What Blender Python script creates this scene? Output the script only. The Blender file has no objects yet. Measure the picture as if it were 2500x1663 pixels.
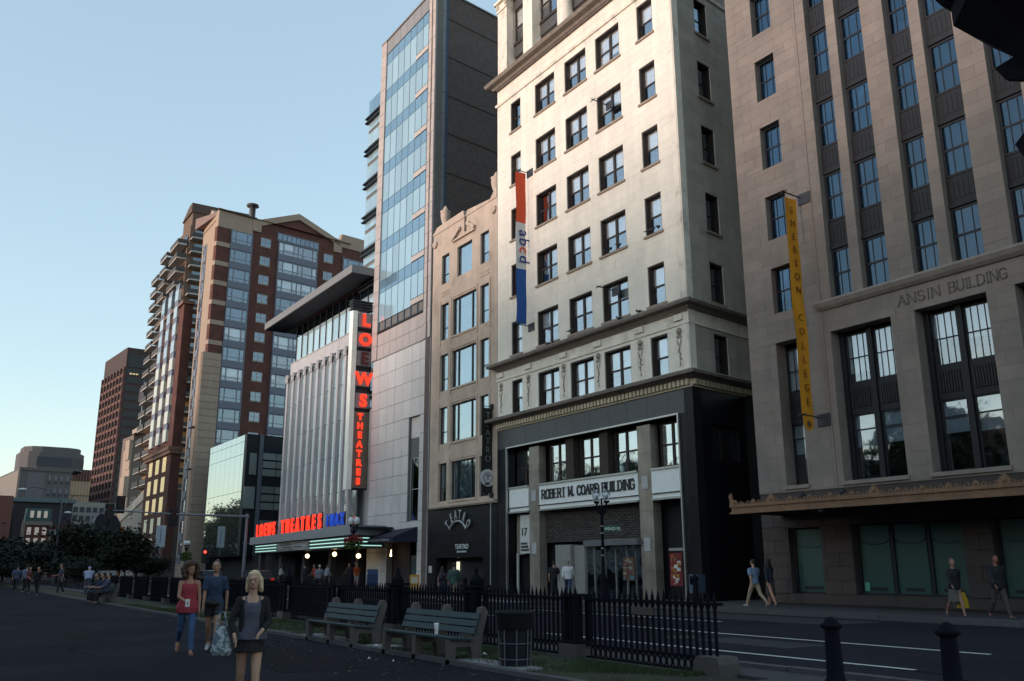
import bpy, bmesh, math, random
from mathutils import Vector, Matrix
from math import radians, sin, cos, pi, atan2, hypot
random.seed(7)
SC = bpy.context.scene
COL = SC.collection
rnd = random.uniform
# ---------------------------------------------------------------- camera
cd = bpy.data.cameras.new('camera'); cam = bpy.data.objects.new('camera', cd); COL.objects.link(cam)
SC.camera = cam
cd.sensor_width = 36.0; cd.lens = 31.39; cd.clip_start = .1; cd.clip_end = 3000
CAMP = Vector((0, 0, 1.62))
_th, _p, _r = radians(33.4368), radians(14.2199), radians(-.25017)
fw = Vector((-cos(_th)*cos(_p), sin(_th)*cos(_p), sin(_p)))
rt = fw.cross(Vector((0, 0, 1))).normalized(); up = rt.cross(fw)
rt2 = rt*cos(_r)+up*sin(_r); up2 = -rt*sin(_r)+up*cos(_r)
cam.matrix_world = Matrix(((rt2.x, up2.x, -fw.x, 0), (rt2.y, up2.y, -fw.y, 0), (rt2.z, up2.z, -fw.z, 1.62), (0, 0, 0, 1)))
# ---------------------------------------------------------------- sky and sun (dusk, low sun behind the Common)
SUN_EL, SUN_AZ = 4.5, 181.0          # azimuth measured clockwise from +Y
w = bpy.data.worlds.new('World'); SC.world = w; w.use_nodes = True
nt = w.node_tree; bgn = nt.nodes['Background']
sky = nt.nodes.new('ShaderNodeTexSky'); sky.sky_type = 'NISHITA'; sky.sun_disc = False
sky.sun_elevation = radians(SUN_EL); sky.sun_rotation = radians(SUN_AZ)
sky.air_density = 1.0; sky.dust_density = .5; sky.ozone_density = 1.2; sky.altitude = 0
hs = nt.nodes.new('ShaderNodeHueSaturation'); hs.inputs['Saturation'].default_value = .85
nt.links.new(sky.outputs[0], hs.inputs['Color']); mixs = nt.nodes.new('ShaderNodeMix'); mixs.data_type = 'RGBA'; mixs.inputs[0].default_value = .62; mixs.inputs[7].default_value = (.48, .69, .86, 1)
nt.links.new(hs.outputs[0], mixs.inputs[6]); nt.links.new(mixs.outputs[2], bgn.inputs[0])
bgn.inputs[1].default_value = .15
sd = bpy.data.lights.new('sun', 'SUN'); sd.energy = .55; sd.angle = radians(3.5); sd.color = (1, .82, .74)
so = bpy.data.objects.new('sun', sd); COL.objects.link(so)
_az, _el = radians(SUN_AZ), radians(SUN_EL)
sdir = Vector((sin(_az)*cos(_el), cos(_az)*cos(_el), sin(_el)))
so.rotation_euler = sdir.to_track_quat('Z', 'Y').to_euler(); so.location = (-20, -30, 60)
vs = SC.view_settings; vs.view_transform = 'Standard'; vs.look = 'None'; vs.gamma = 1; vs.exposure = 2.4
vs.use_curve_mapping = False
# ---------------------------------------------------------------- materials
MC = {}
def M(name, col, rough=.85, metal=0.0, var=.12, sc=3.0, bump=0.0, bsc=30.0, isl=0.0, streak=0.0, emit=None, es=1.0, spec=.35, col2=None, c2sc=.6, c2t=(.45, .6)):
    """procedural principled material: base colour with noise variation, optional per-piece variation, streaks, bump"""
    if name in MC: return MC[name]
    m = bpy.data.materials.new(name); m.use_nodes = True; n = m.node_tree.nodes; L = m.node_tree.links
    b = n['Principled BSDF']; b.inputs['Roughness'].default_value = rough; b.inputs['Metallic'].default_value = metal
    b.inputs['Specular IOR Level'].default_value = spec
    c4 = (*col, 1)
    geo = n.new('ShaderNodeNewGeometry')
    def noise(scale, det=4, vec=None):
        t = n.new('ShaderNodeTexNoise'); t.inputs['Scale'].default_value = scale; t.inputs['Detail'].default_value = det
        L.new(vec or geo.outputs['Position'], t.inputs['Vector']); return t
    cur = None
    rgb = n.new('ShaderNodeRGB'); rgb.outputs[0].default_value = c4; cur = rgb.outputs[0]
    if col2:
        t = noise(c2sc, 5); r = n.new('ShaderNodeMapRange'); r.inputs[1].default_value = c2t[0]; r.inputs[2].default_value = c2t[1]
        L.new(t.outputs[0], r.inputs[0]); mx = n.new('ShaderNodeMix'); mx.data_type = 'RGBA'
        L.new(r.outputs[0], mx.inputs[0]); L.new(cur, mx.inputs[6]); mx.inputs[7].default_value = (*col2, 1); cur = mx.outputs[2]
    val = None
    def mul(v, lo, hi):
        nonlocal val
        r = n.new('ShaderNodeMapRange'); r.inputs[3].default_value = lo; r.inputs[4].default_value = hi; L.new(v, r.inputs[0])
        if val is None: val = r.outputs[0]
        else:
            q = n.new('ShaderNodeMath'); q.operation = 'MULTIPLY'; L.new(val, q.inputs[0]); L.new(r.outputs[0], q.inputs[1]); val = q.outputs[0]
    if var: mul(noise(sc, 6).outputs[0], 1-var*2, 1+var*2)
    if streak:
        mp = n.new('ShaderNodeMapping'); mp.inputs['Scale'].default_value = (1.6, 1.6, .09); L.new(geo.outputs['Position'], mp.inputs[0])
        mul(noise(1.0, 5, mp.outputs[0]).outputs[0], 1-streak*2, 1+streak*2)
    if isl:
        oi = n.new('ShaderNodeObjectInfo'); a = n.new('ShaderNodeMath'); a.operation = 'ADD'
        L.new(oi.outputs['Random'], a.inputs[0]); L.new(geo.outputs['Random Per Island'], a.inputs[1])
        f = n.new('ShaderNodeMath'); f.operation = 'FRACT'; L.new(a.outputs[0], f.inputs[0]); mul(f.outputs[0], 1-isl, 1+isl)
    if val is not None:
        vm = n.new('ShaderNodeVectorMath'); vm.operation = 'SCALE'; L.new(cur, vm.inputs[0]); L.new(val, vm.inputs['Scale']); cur = vm.outputs[0]
    L.new(cur, b.inputs['Base Color'])
    if bump:
        bn = n.new('ShaderNodeBump'); bn.inputs['Strength'].default_value = bump; bn.inputs['Distance'].default_value = .02
        L.new(noise(bsc, 3).outputs[0], bn.inputs['Height']); L.new(bn.outputs[0], b.inputs['Normal'])
    if emit:
        b.inputs['Emission Color'].default_value = (*emit, 1); b.inputs['Emission Strength'].default_value = es*.25
    MC[name] = m; return m
def Mglass(name, refl=.35, tint=(.8, .85, .9), gl=(.9, .95, 1), rough=.03, wob=.02):
    """window glass: part mirror, part see-through, slightly wavy"""
    if name in MC: return MC[name]
    m = bpy.data.materials.new(name); m.use_nodes = True; n = m.node_tree.nodes; L = m.node_tree.links
    for x in list(n):
        if x.type != 'OUTPUT_MATERIAL': n.remove(x)
    out = [x for x in n][0]
    g = n.new('ShaderNodeBsdfGlossy'); g.inputs['Roughness'].default_value = rough; g.inputs['Color'].default_value = (*gl, 1)
    t = n.new('ShaderNodeBsdfTransparent'); t.inputs['Color'].default_value = (*tint, 1)
    mx = n.new('ShaderNodeMixShader'); fr = n.new('ShaderNodeFresnel'); fr.inputs['IOR'].default_value = 1.5
    a = n.new('ShaderNodeMath'); a.operation = 'ADD'; a.use_clamp = True; a.inputs[1].default_value = refl; h_ = n.new('ShaderNodeMath'); h_.operation = 'MULTIPLY'; h_.inputs[1].default_value = .45; L.new(fr.outputs[0], h_.inputs[0]); L.new(h_.outputs[0], a.inputs[0])
    L.new(a.outputs[0], mx.inputs[0]); L.new(t.outputs[0], mx.inputs[1]); L.new(g.outputs[0], mx.inputs[2]); L.new(mx.outputs[0], out.inputs[0])
    ns = n.new('ShaderNodeTexNoise'); ns.inputs['Scale'].default_value = .7; geo = n.new('ShaderNodeNewGeometry'); L.new(geo.outputs['Position'], ns.inputs['Vector'])
    bp = n.new('ShaderNodeBump'); bp.inputs['Strength'].default_value = 1; bp.inputs['Distance'].default_value = wob; L.new(ns.outputs[0], bp.inputs['Height']); L.new(bp.outputs[0], g.inputs['Normal'])
    MC[name] = m; return m
def Mcurtain(name, col, mirror=.6, gl=(.75, .85, .92), isl=.12, rough=.04):
    """opaque-backed curtain-wall glass: mirror over a coloured backing"""
    if name in MC: return MC[name]
    m = bpy.data.materials.new(name); m.use_nodes = True; n = m.node_tree.nodes; L = m.node_tree.links
    b = n['Principled BSDF']; out = [x for x in n if x.type == 'OUTPUT_MATERIAL'][0]
    oi = n.new('ShaderNodeObjectInfo'); geo = n.new('ShaderNodeNewGeometry')
    a = n.new('ShaderNodeMath'); a.operation = 'ADD'; L.new(oi.outputs['Random'], a.inputs[0]); L.new(geo.outputs['Random Per Island'], a.inputs[1])
    f = n.new('ShaderNodeMath'); f.operation = 'FRACT'; L.new(a.outputs[0], f.inputs[0])
    r = n.new('ShaderNodeMapRange'); r.inputs[3].default_value = 1-isl*2; r.inputs[4].default_value = 1+isl*2; L.new(f.outputs[0], r.inputs[0])
    rgb = n.new('ShaderNodeRGB'); rgb.outputs[0].default_value = (*col, 1)
    vm = n.new('ShaderNodeVectorMath'); vm.operation = 'SCALE'; L.new(rgb.outputs[0], vm.inputs[0]); L.new(r.outputs[0], vm.inputs['Scale']); L.new(vm.outputs[0], b.inputs['Base Color'])
    b.inputs['Roughness'].default_value = .5
    g = n.new('ShaderNodeBsdfGlossy'); g.inputs['Roughness'].default_value = rough; g.inputs['Color'].default_value = (*gl, 1)
    mx = n.new('ShaderNodeMixShader'); mx.inputs[0].default_value = mirror
    L.new(b.outputs[0], mx.inputs[1]); L.new(g.outputs[0], mx.inputs[2]); L.new(mx.outputs[0], out.inputs[0])
    MC[name] = m; return m
# ---------------------------------------------------------------- mesh builder
class MB:
    def __init__(s): s.v = []; s.f = []; s.m = []; s.k = 0; s.smooth = []
    def add(s, vs, fs, sm=False):
        b = len(s.v); s.v += [tuple(p) for p in vs]; s.f += [tuple(i+b for i in f) for f in fs]; s.m += [s.k]*len(fs); s.smooth += [sm]*len(fs); return s
    def box(s, x0, x1, y0, y1, z0, z1):
        return s.add([(x0, y0, z0), (x1, y0, z0), (x1, y1, z0), (x0, y1, z0), (x0, y0, z1), (x1, y0, z1), (x1, y1, z1), (x0, y1, z1)],
                     [(0, 3, 2, 1), (4, 5, 6, 7), (0, 1, 5, 4), (1, 2, 6, 5), (2, 3, 7, 6), (3, 0, 4, 7)])
    def obox(s, c, a, b, d):   # centre and three half-axis vectors
        c, a, b, d = map(Vector, (c, a, b, d)); P = [c-a-b-d, c+a-b-d, c+a+b-d, c-a+b-d, c-a-b+d, c+a-b+d, c+a+b+d, c-a+b+d]
        return s.add(P, [(0, 3, 2, 1), (4, 5, 6, 7), (0, 1, 5, 4), (1, 2, 6, 5), (2, 3, 7, 6), (3, 0, 4, 7)])
    def prism(s, poly, lo, hi, ax='z'):
        f = {'z': lambda a, b, c: (a, b, c), 'y': lambda a, b, c: (a, c, b), 'x': lambda a, b, c: (c, a, b)}[ax]; n = len(poly)
        s.add([f(a, b, lo) for a, b in poly]+[f(a, b, hi) for a, b in poly], [tuple(range(n-1, -1, -1)), tuple(range(n, 2*n))]+[(i, (i+1) % n, n+(i+1) % n, n+i) for i in range(n)]); return s
    def tube(s, p0, p1, r0, r1=None, n=10, caps=True, sm=True):
        r1 = r0 if r1 is None else r1; p0 = Vector(p0); p1 = Vector(p1); d = (p1-p0)
        if d.length < 1e-6: return s
        d.normalize(); a = d.orthogonal().normalized(); b = d.cross(a)
        V = []
        for p, r in ((p0, r0), (p1, r1)): V += [p+(a*cos(2*pi*i/n)+b*sin(2*pi*i/n))*r for i in range(n)]
        s.add(V, [(i, (i+1) % n, n+(i+1) % n, n+i) for i in range(n)], sm)
        if caps: s.add([V[i] for i in range(n)], [tuple(range(n-1, -1, -1))]); s.add([V[n+i] for i in range(n)], [tuple(range(n))])
        return s
    def path(s, pts, r, n=8):
        for i in range(len(pts)-1): s.tube(pts[i], pts[i+1], r if not isinstance(r, list) else r[i], r if not isinstance(r, list) else r[i+1], n)
        return s
    def lathe(s, prof, c=(0, 0, 0), n=16, sm=True, sx=1, sy=1):
        V = []; F = []
        for r, z in prof: V += [(c[0]+r*sx*cos(2*pi*i/n), c[1]+r*sy*sin(2*pi*i/n), c[2]+z) for i in range(n)]
        for j in range(len(prof)-1): F += [(j*n+i, j*n+(i+1) % n, (j+1)*n+(i+1) % n, (j+1)*n+i) for i in range(n)]
        s.add(V, F, sm); k = len(prof)-1
        s.add([V[i] for i in range(n)], [tuple(range(n-1, -1, -1))]); s.add([V[k*n+i] for i in range(n)], [tuple(range(n))]); return s
    def torus(s, c, R, r, ax='y', n=16, k=6, a0=0, a1=2*pi, sx=1, sz=1):
        full = abs(a1-a0-2*pi) < 1e-6; N = n if full else n+1; V = []; F = []
        for i in range(N):
            a = a0+(a1-a0)*i/n
            for j in range(k):
                b = 2*pi*j/k; q = R+r*cos(b)
                if ax == 'y': V.append((c[0]+q*cos(a)*sx, c[1]+r*sin(b), c[2]+q*sin(a)*sz))
                elif ax == 'z': V.append((c[0]+q*cos(a), c[1]+q*sin(a), c[2]+r*sin(b)))
                else: V.append((c[0]+r*sin(b), c[1]+q*cos(a)*sx, c[2]+q*sin(a)*sz))
        for i in range(n):
            i2 = (i+1) % N
            F += [(i*k+j, i2*k+j, i2*k+(j+1) % k, i*k+(j+1) % k) for j in range(k)]
        return s.add(V, F, True)
    def ell(s, c, r, n=12, k=8, R=None):
        V = []; F = []; c = Vector(c)
        for j in range(k+1):
            t = pi*j/k
            for i in range(n):
                p = Vector((r[0]*sin(t)*cos(2*pi*i/n), r[1]*sin(t)*sin(2*pi*i/n), r[2]*cos(t)))
                if R is not None: p = R @ p
                V.append(c+p)
        for j in range(k): F += [(j*n+i, (j+1)*n+i, (j+1)*n+(i+1) % n, j*n+(i+1) % n) for i in range(n)]
        return s.add(V, F, True)
    def mesh(s, name, mats):
        me = bpy.data.meshes.new(name); me.from_pydata(s.v, [], s.f)
        for m in (mats if isinstance(mats, (list, tuple)) else [mats]): me.materials.append(m)
        me.polygons.foreach_set('material_index', s.m); me.polygons.foreach_set('use_smooth', s.smooth); me.update(); return me
# ---------------------------------------------------------------- objects
def link(o, parent=None, loc=None, rz=0.0, stuff=False):
    COL.objects.link(o); o.parent = parent
    if loc is not None: o.location = loc
    if rz: o.rotation_euler = (0, 0, rz)
    if stuff: o['kind'] = 'stuff'
    return o
def thing(name, label, cat, loc=(0, 0, 0), rz=0.0, group=None):
    o = bpy.data.objects.new(name, None); o.empty_display_size = .2; link(o, None, loc, rz); o['label'] = label; o['category'] = cat
    if group: o['group'] = group
    return o
def part(name, mb, mats, parent, loc=(0, 0, 0), rz=0.0, stuff=False, label=None):
    me = mb if isinstance(mb, bpy.types.Mesh) else mb.mesh(name, mats)
    o = link(bpy.data.objects.new(name, me), parent, loc, rz, stuff)
    if label: o['label'] = label
    return o
def struct(name, mb, mats, stuff=False):
    o = link(bpy.data.objects.new(name, mb.mesh(name, mats))); o['kind'] = 'stuff' if stuff else 'structure'; return o
def copy_tree(o, parent=None):
    c = o.copy(); COL.objects.link(c); c.parent = parent
    for ch in list(o.children): copy_tree(ch, c)
    return c
UC = {}
CNT = {}
def ucube(name, mat):
    k = (name, mat.name)
    if k not in UC: UC[k] = MB().box(0, 1, 0, 1, 0, 1).mesh(name, mat)
    return UC[k]
class Fr:
    """facade frame: u along the wall, v into the wall, z up"""
    def __init__(s, ox, oy, deg=0.0, oz=0.0): s.o = Vector((ox, oy, oz)); s.a = radians(deg); s.u = Vector((cos(s.a), sin(s.a), 0)); s.n = Vector((-sin(s.a), cos(s.a), 0))
    def pt(s, u, v, z): return s.o+s.u*u+s.n*v+Vector((0, 0, z))
FRONT = Fr(0, 29.0, 0)
def place(o, T, fr, u, v, z):
    o.location = fr.pt(u, v, z)-T.location; o.rotation_euler = (0, 0, fr.a); return o
def piece(name, mat, T, fr, u0, u1, v0, v1, z0, z1, label=None):
    o = bpy.data.objects.new(name, ucube(name, mat)); COL.objects.link(o); o.parent = T
    place(o, T, fr, u0, v0, z0); o.scale = (u1-u0, v1-v0, z1-z0)
    if label: o['label'] = label
    return o
def fpart(name, mb, mats, T, fr, u=0, v=0, z=0, stuff=False):
    o = part(name, mb, mats, T, stuff=stuff); return place(o, T, fr, u, v, z)
def minus(r, ops):
    """rectangle minus a list of rectangles -> list of rectangles (u0,u1,z0,z1)"""
    out = [r]
    for o in ops:
        nx = []
        for a in out:
            if o[0] >= a[1]-1e-6 or o[1] <= a[0]+1e-6 or o[2] >= a[3]-1e-6 or o[3] <= a[2]+1e-6: nx.append(a); continue
            if a[2] < o[2]: nx.append((a[0], a[1], a[2], o[2]))
            if a[3] > o[3]: nx.append((a[0], a[1], o[3], a[3]))
            zl, zh = max(a[2], o[2]), min(a[3], o[3])
            if a[0] < o[0]: nx.append((a[0], o[0], zl, zh))
            if a[1] > o[1]: nx.append((o[1], a[1], zl, zh))
        out = nx
    return out
def wall(name, mat, T, fr, u0, u1, z0, z1, ops, v0=.03, v1=.4):
    mb = MB(); zs = sorted({z0, z1, *[min(max(o[2], z0), z1) for o in ops], *[min(max(o[3], z0), z1) for o in ops]})
    for a, b in zip(zs, zs[1:]):
        if b-a < 1e-5: continue
        row = [(u0, u1, a, b)]
        for r in minus(row[0], [(o[0], o[1], a, b) for o in ops if o[2] < b-1e-6 and o[3] > a+1e-6]): mb.box(r[0], r[1], v0, v1, r[2], r[3])
    return fpart(name, mb, mat, T, fr)
def stones(T, fr, u0, u1, z0, z1, ops, ch, sw, mat, name='stone', limit=300, v0=0.0, v1=.06, gap=.018, jit=.006, bond=.5, order=None):
    """every stone / panel its own piece: the nearest `limit` as objects, the rest joined"""
    cells = []; nz = max(1, round((z1-z0)/ch)); h = (z1-z0)/nz
    for j in range(nz):
        off = (sw*bond if j % 2 else 0); u = u0-off
        while u < u1-1e-4:
            a, b = max(u, u0), min(u+sw, u1); u += sw
            if b-a < .02: continue
            for r in minus((a, b, z0+j*h, z0+(j+1)*h), ops):
                if r[1]-r[0] > .05 and r[3]-r[2] > .05: cells.append(r)
    cells.sort(key=lambda r: (fr.pt((r[0]+r[1])/2, 0, (r[2]+r[3])/2)-CAMP).length/((r[1]-r[0])*(r[3]-r[2]))**.25)
    used = CNT.get((T.name, name), 0); k = max(0, min(limit-used, len(cells))); g = gap/2
    for r in cells[:k]: piece(name, mat, T, fr, r[0]+g, r[1]-g, v0-rnd(0, jit), v1, r[2]+g, r[3]-g)
    CNT[(T.name, name)] = used+k
    if len(cells) > k:
        mb = MB()
        for r in cells[k:]: mb.box(r[0]+g, r[1]-g, v0-rnd(0, jit), v1, r[2]+g, r[3]-g)
        fpart(name+'_courses', mb, mat, T, fr, stuff=True)
def molding(T, name, mat, path, prof):
    """profile [(out, z)] swept along a world XY polyline with mitred corners; 'out' is to the right of travel"""
    n = len(path); k = len(prof); V = []
    for i, p in enumerate(path):
        p = Vector(p); dirs = []
        if i > 0: dirs.append((p-Vector(path[i-1])).normalized())
        if i < n-1: dirs.append((Vector(path[i+1])-p).normalized())
        ns = [Vector((d.y, -d.x)) for d in dirs]; m = sum(ns, Vector((0, 0))); m = m.normalized(); m = m/max(.3, m.dot(ns[0]))
        for o, z in prof: V.append((p.x+m.x*o-T.location.x, p.y+m.y*o-T.location.y, z-T.location.z))
    F = []
    for i in range(n-1):
        for j in range(k): F.append((i*k+j, (i+1)*k+j, (i+1)*k+(j+1) % k, i*k+(j+1) % k))
    F += [tuple(range(k)), tuple((n-1)*k+j for j in range(k-1, -1, -1))]
    return part(name, MB().add(V, F), mat, T)
TMP = bpy.data.scenes.new('workbench')
def evalmesh(o):
    TMP.collection.objects.link(o); vl = TMP.view_layers[0]; vl.update(); dg = vl.depsgraph; dg.update()
    me = bpy.data.meshes.new_from_object(o.evaluated_get(dg)); d = o.data; bpy.data.objects.remove(o)
    return me
# text ------------------------------------------------------------
def textmesh(s, size, depth=.02, bold=0.0, mat=None, name='lettering', sx=1.0, align='LEFT'):
    """text in the XZ plane facing -Y, baseline at z=0"""
    cu = bpy.data.curves.new('t', 'FONT'); cu.body = s; cu.size = size; cu.extrude = depth/2; cu.offset = bold; cu.align_x = align; cu.resolution_u = 3
    me = evalmesh(bpy.data.objects.new('t', cu)); bpy.data.curves.remove(cu)
    me.transform(Matrix.Rotation(radians(90), 4, 'X') @ Matrix.Diagonal((sx, 1, 1, 1))); me.name = name
    me.materials.clear(); me.materials.append(mat); return me
# ================================================================ windows
WC = {}
GL = Mglass('window_glass', .15, (.95, .96, .97), (.9, .94, 1)); GLD = Mglass('window_glass_dark', .22, (.5, .55, .6), (.7, .8, .9)); GLB = Mglass('window_glass_sky_tinted', .07, (.36, .47, .55), (.55, .7, .85))  # blue tint of GLB stands in for skylight on the curtains
BROWN = M('bronze_frame_paint', (.035, .024, .02), .55, var=.1); BLACKP = M('black_frame_paint', (.012, .013, .02), .5, var=.08)
BLIND = M('blind_fabric', (.85, .83, .78), .9, var=.04, isl=.14); CURT = M('curtain_fabric', (.75, .76, .74), .9, var=.06, isl=.1)
DARKIN = M('dark_interior', (.012, .012, .014), .95, var=.2)
def win(T, fr, u, z, w, h, cols=(1,), rows=(), mun=0, ft=.07, fm=None, gm=None, v=.3, blind=None, bm=None, sill=None, name='window', fd=.07, lin=0.0):
    fm = fm or BROWN; gm = gm or GL; key = (round(w, 2), round(h, 2), tuple(cols), tuple(rows), mun, ft, fm.name, gm.name, fd, lin)
    tot = sum(cols); xs = [0]
    for c in cols: xs.append(xs[-1]+w*c/tot)
    zs = [0]+[h*r for r in rows]+[h]
    if key not in WC:
        mb = MB(); mb.box(0, ft, 0, fd, 0, h).box(w-ft, w, 0, fd, 0, h).box(ft, w-ft, 0, fd, 0, ft).box(ft, w-ft, 0, fd, h-ft, h)
        if lin: t_ = ft*.7; mb.box(-.004, t_, -lin, 0, -.004, h+.004).box(w-t_, w+.004, -lin, 0, -.004, h+.004).box(t_, w-t_, -lin, 0, h-t_, h+.004)
        for x in xs[1:-1]: mb.box(x-ft*.75, x+ft*.75, -.01, fd, ft, h-ft)
        for a, b in zip(xs, xs[1:]):
            for r in zs[1:-1]: mb.box(a+ft*.75, b-ft*.75, .008, fd-.01, r-ft*.45, r+ft*.45)
            for k in range(mun):
                x = a+(b-a)*(k+1)/(mun+1); mb.box(x-.012, x+.012, .012, fd-.015, ft, h-ft)
        ps = []
        for a, b in zip(xs, xs[1:]):
            for c, d in zip(zs, zs[1:]): ps.append(MB().box(a+.02, b-.02, fd*.5, fd*.5+.01, c+.02, d-.02).mesh('pane', gm))
        WC[key] = (mb.mesh('window_frame', fm), ps)
    fmesh, ps = WC[key]
    W = part(name, fmesh, None, T); place(W, T, fr, u, v, z)
    for p in ps: part('pane', p, None, W)
    if blind:
        for a, b in zip(xs, xs[1:]):
            if random.random() < blind[0]:
                d = rnd(blind[1], blind[2])*h; o = bpy.data.objects.new('blind', ucube('blind', bm or BLIND)); link(o, W, (a+.03, fd+.05, h-d)); o.scale = (b-a-.06, .01, d-.02)
    if sill:
        o = bpy.data.objects.new('sill', ucube('sill', sill)); link(o, W, (-.1, -v-.09, -.125)); o.scale = (w+.2, v+.1, .12)
    return W
def darkbox(T, fr, u0, u1, v0, v1, z0, z1, mat=None, name='core'):
    return fpart(name, MB().box(u0, u1, v0, v1, z0, z1), mat or DARKIN, T, fr)
SIDE = 98.65      # the side walls run back at a slight angle
# ================================================================ ground, road, pavements
ASPH = M('path_asphalt', (.0125, .0125, .0185), .95, var=.16, sc=6, spec=.08, bump=.5, bsc=160, col2=(.018, .018, .026), c2sc=.35)
ROAD = M('road_asphalt', (.020, .0195, .027), .9, var=.12, sc=5, spec=.1, bump=.4, bsc=140, col2=(.014, .014, .02), c2sc=.22)
PAVE = M('pavement_concrete', (.055, .052, .058), .9, var=.1, sc=2.2, isl=.08, bump=.2)
KERB = M('kerb_granite', (.07, .067, .072), .85, var=.14, sc=9, isl=.12, bump=.3)
EARTH = M('verge_soil', (.028, .024, .016), .95, var=.3, sc=8, bump=.8, bsc=40, col2=(.03, .045, .015), c2sc=1.3)
PAINT = M('road_paint', (.5, .5, .48), .8, var=.3, sc=22)
struct('ground', MB().box(-900, 500, -500, 700, -.6, -.012), M('park_ground', (.014, .017, .010), .95, var=.2, sc=1.5))
struct('path', MB().box(-140, 60, -9, 8.0, -.3, 0), ASPH)
struct('verge', MB().box(-140, -9.3, 8.16, 10.24, -.3, .045), EARTH)
struct('near_pavement', MB().box(-140, -9.3, 10.56, 11.4, -.3, .05).box(-9.29, 60, 8.16, 11.4, -.3, .05), PAVE)
struct('road', MB().box(-420, 120, 11.6, 25.0, -.3, -.008), ROAD)
kb = thing('kerb', 'x', 'x', (0, 0, 0)); del kb['label']; del kb['category']; kb['kind'] = 'structure'
for y0, y1, x0, x1, zt, L in ((8.0, 8.15, -70, 14, .07, 1.9), (11.41, 11.59, -60, 10, .12, 2.0), (25.01, 25.2, -110, -2, .15, 2.4)):
    x = x0
    while x < x1:
        l = L*rnd(.85, 1.1); piece('kerb_stone', KERB, kb, Fr(0, 0), x, x+l-.015, y0, y1+rnd(0, .01), -.2, zt+rnd(-.006, .006)); x += l
far = MB(); far.box(-420, 120, 25.21, 60, -.3, .12)
fp = struct('far_pavement', far, M('pavement_bed', (.06, .06, .062), .95))
n = 0
for i in range(44):
    for j in range(2):
        x = -2-i*2.2; piece('paving_slab', PAVE, fp, Fr(0, 0), x-2.19, x, 25.22+j*1.86, 27.06+j*1.86, .1, .135+rnd(0, .003))
struct('crossing_pad', MB().box(-46.6, -36.2, 23.7, 24.95, -.1, .02), M('pale_concrete', (.2, .2, .21), .9, var=.1))
mk = MB()
for (y, xs) in ((13.7, ((-19.3, -9.1), (-34.2, -24.6), (-50, -40), (-66, -56))), (17.15, ((-20.4, -9.8), (-36, -25.4), (-52, -42))), (20.7, ((-30, -20), (-46, -36)))):
    for a, b in xs: mk.box(a, b, y-.06, y+.06, -.006, -.003)
struct('road_markings', mk, PAINT)
struct('road_patches', MB().box(-33, -17, 21.8, 24.3, -.007, -.0035).box(-15.5, -12.8, 15.1, 16.4, -.007, -.0035), M('patch_asphalt', (.026, .026, .032), .9, var=.1))
tp = MB(); r = random.Random(9)
for k in range(26):      # tar seams and cracks
    x, y = r.uniform(-45, -3), r.choice([r.uniform(1.5, 7.6), r.uniform(12, 24.5)]); a = r.choice([0, pi/2, r.uniform(0, pi)]); q = Vector((x, y, .004 if y < 8 else -.0035))
    for s_ in range(7):
        a += r.uniform(-.35, .35); q2 = q+Vector((cos(a), sin(a), 0))*r.uniform(.3, .8)
        if (q2.y > 7.9 and y < 8) or (y > 11 and not 11.8 < q2.y < 24.8): break
        n_ = Vector((-sin(a), cos(a), 0))*.022; tp.add([q-n_, q2-n_, q2+n_, q+n_], [(0, 1, 2, 3)]); q = q2
struct('tar_seams', tp, M('tar', (.006, .006, .009), .95, spec=.04))
struct('path_patches', MB().box(-19, -14.5, 5.2, 6.9, -.1, .003).box(-30, -24, 3.0, 4.4, -.1, .003).box(-9.5, -7.2, 4.9, 6.3, -.1, .003), M('path_patch', (.009, .009, .0125), .95, var=.15, spec=.08))
for x, y, q in ((-16.2, 15.4, 'nearer'), (-27.5, 19.0, 'farther')):
    t = thing('manhole_cover', 'round iron manhole cover in the road, the '+q+' one', 'manhole', (x, y, -.008)); part('cover', MB().tube((0, 0, -.02), (0, 0, .012), .36, n=22, sm=False), M('worn_iron', (.05, .048, .05), .5, .5), t)
    part('rim', MB().torus((0, 0, .006), .39, .02, ax='z', n=24, k=5), MC['worn_iron'], t)
# ================================================================ building A: white stone office block with carved storey
LIME = M('limestone_blocks', (.76, .70, .62), .85, var=.05, sc=1.3, isl=.028, streak=.08, bump=.12, bsc=12, col2=(.67, .62, .56), c2sc=.3, c2t=(.5, .8))
LIMET = M('limestone_trim', (.74, .68, .60), .85, var=.08, sc=2.5, streak=.12, col2=(.42, .38, .34), c2sc=1.4, c2t=(.55, .8))
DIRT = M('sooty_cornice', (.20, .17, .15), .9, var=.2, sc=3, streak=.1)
GOLD = M('dentil_stone', (.56, .48, .36), .8, var=.12, isl=.12)
GRAN = M('black_granite', (.010, .010, .013), .38, var=.15, sc=4, isl=.2, spec=.2)
GRANG = M('grey_granite', (.07, .069, .072), .4, var=.12, sc=3, isl=.08)
A = thing('stone_office_building', 'tall pale limestone office building with black granite base and carved cornice', 'building', (-37, 29, 0))
A0, A1 = -45.55, -28.97
SA = Fr(A1, 29, SIDE); SL = 16.0
colsA = [(-43.95, 1.12, 0), (-41.2, 2.05, 1), (-38.12, 2.05, 1), (-35.18, 2.07, 1), (-31.62, 1.2, 0)]
rowsA = [10.38, 14.02, 17.70, 21.40, 25.08, 28.80]; WH = 2.06
opsA = [(u, u+w_, z, z+WH) for z in rowsA for (u, w_, k) in colsA]
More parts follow.
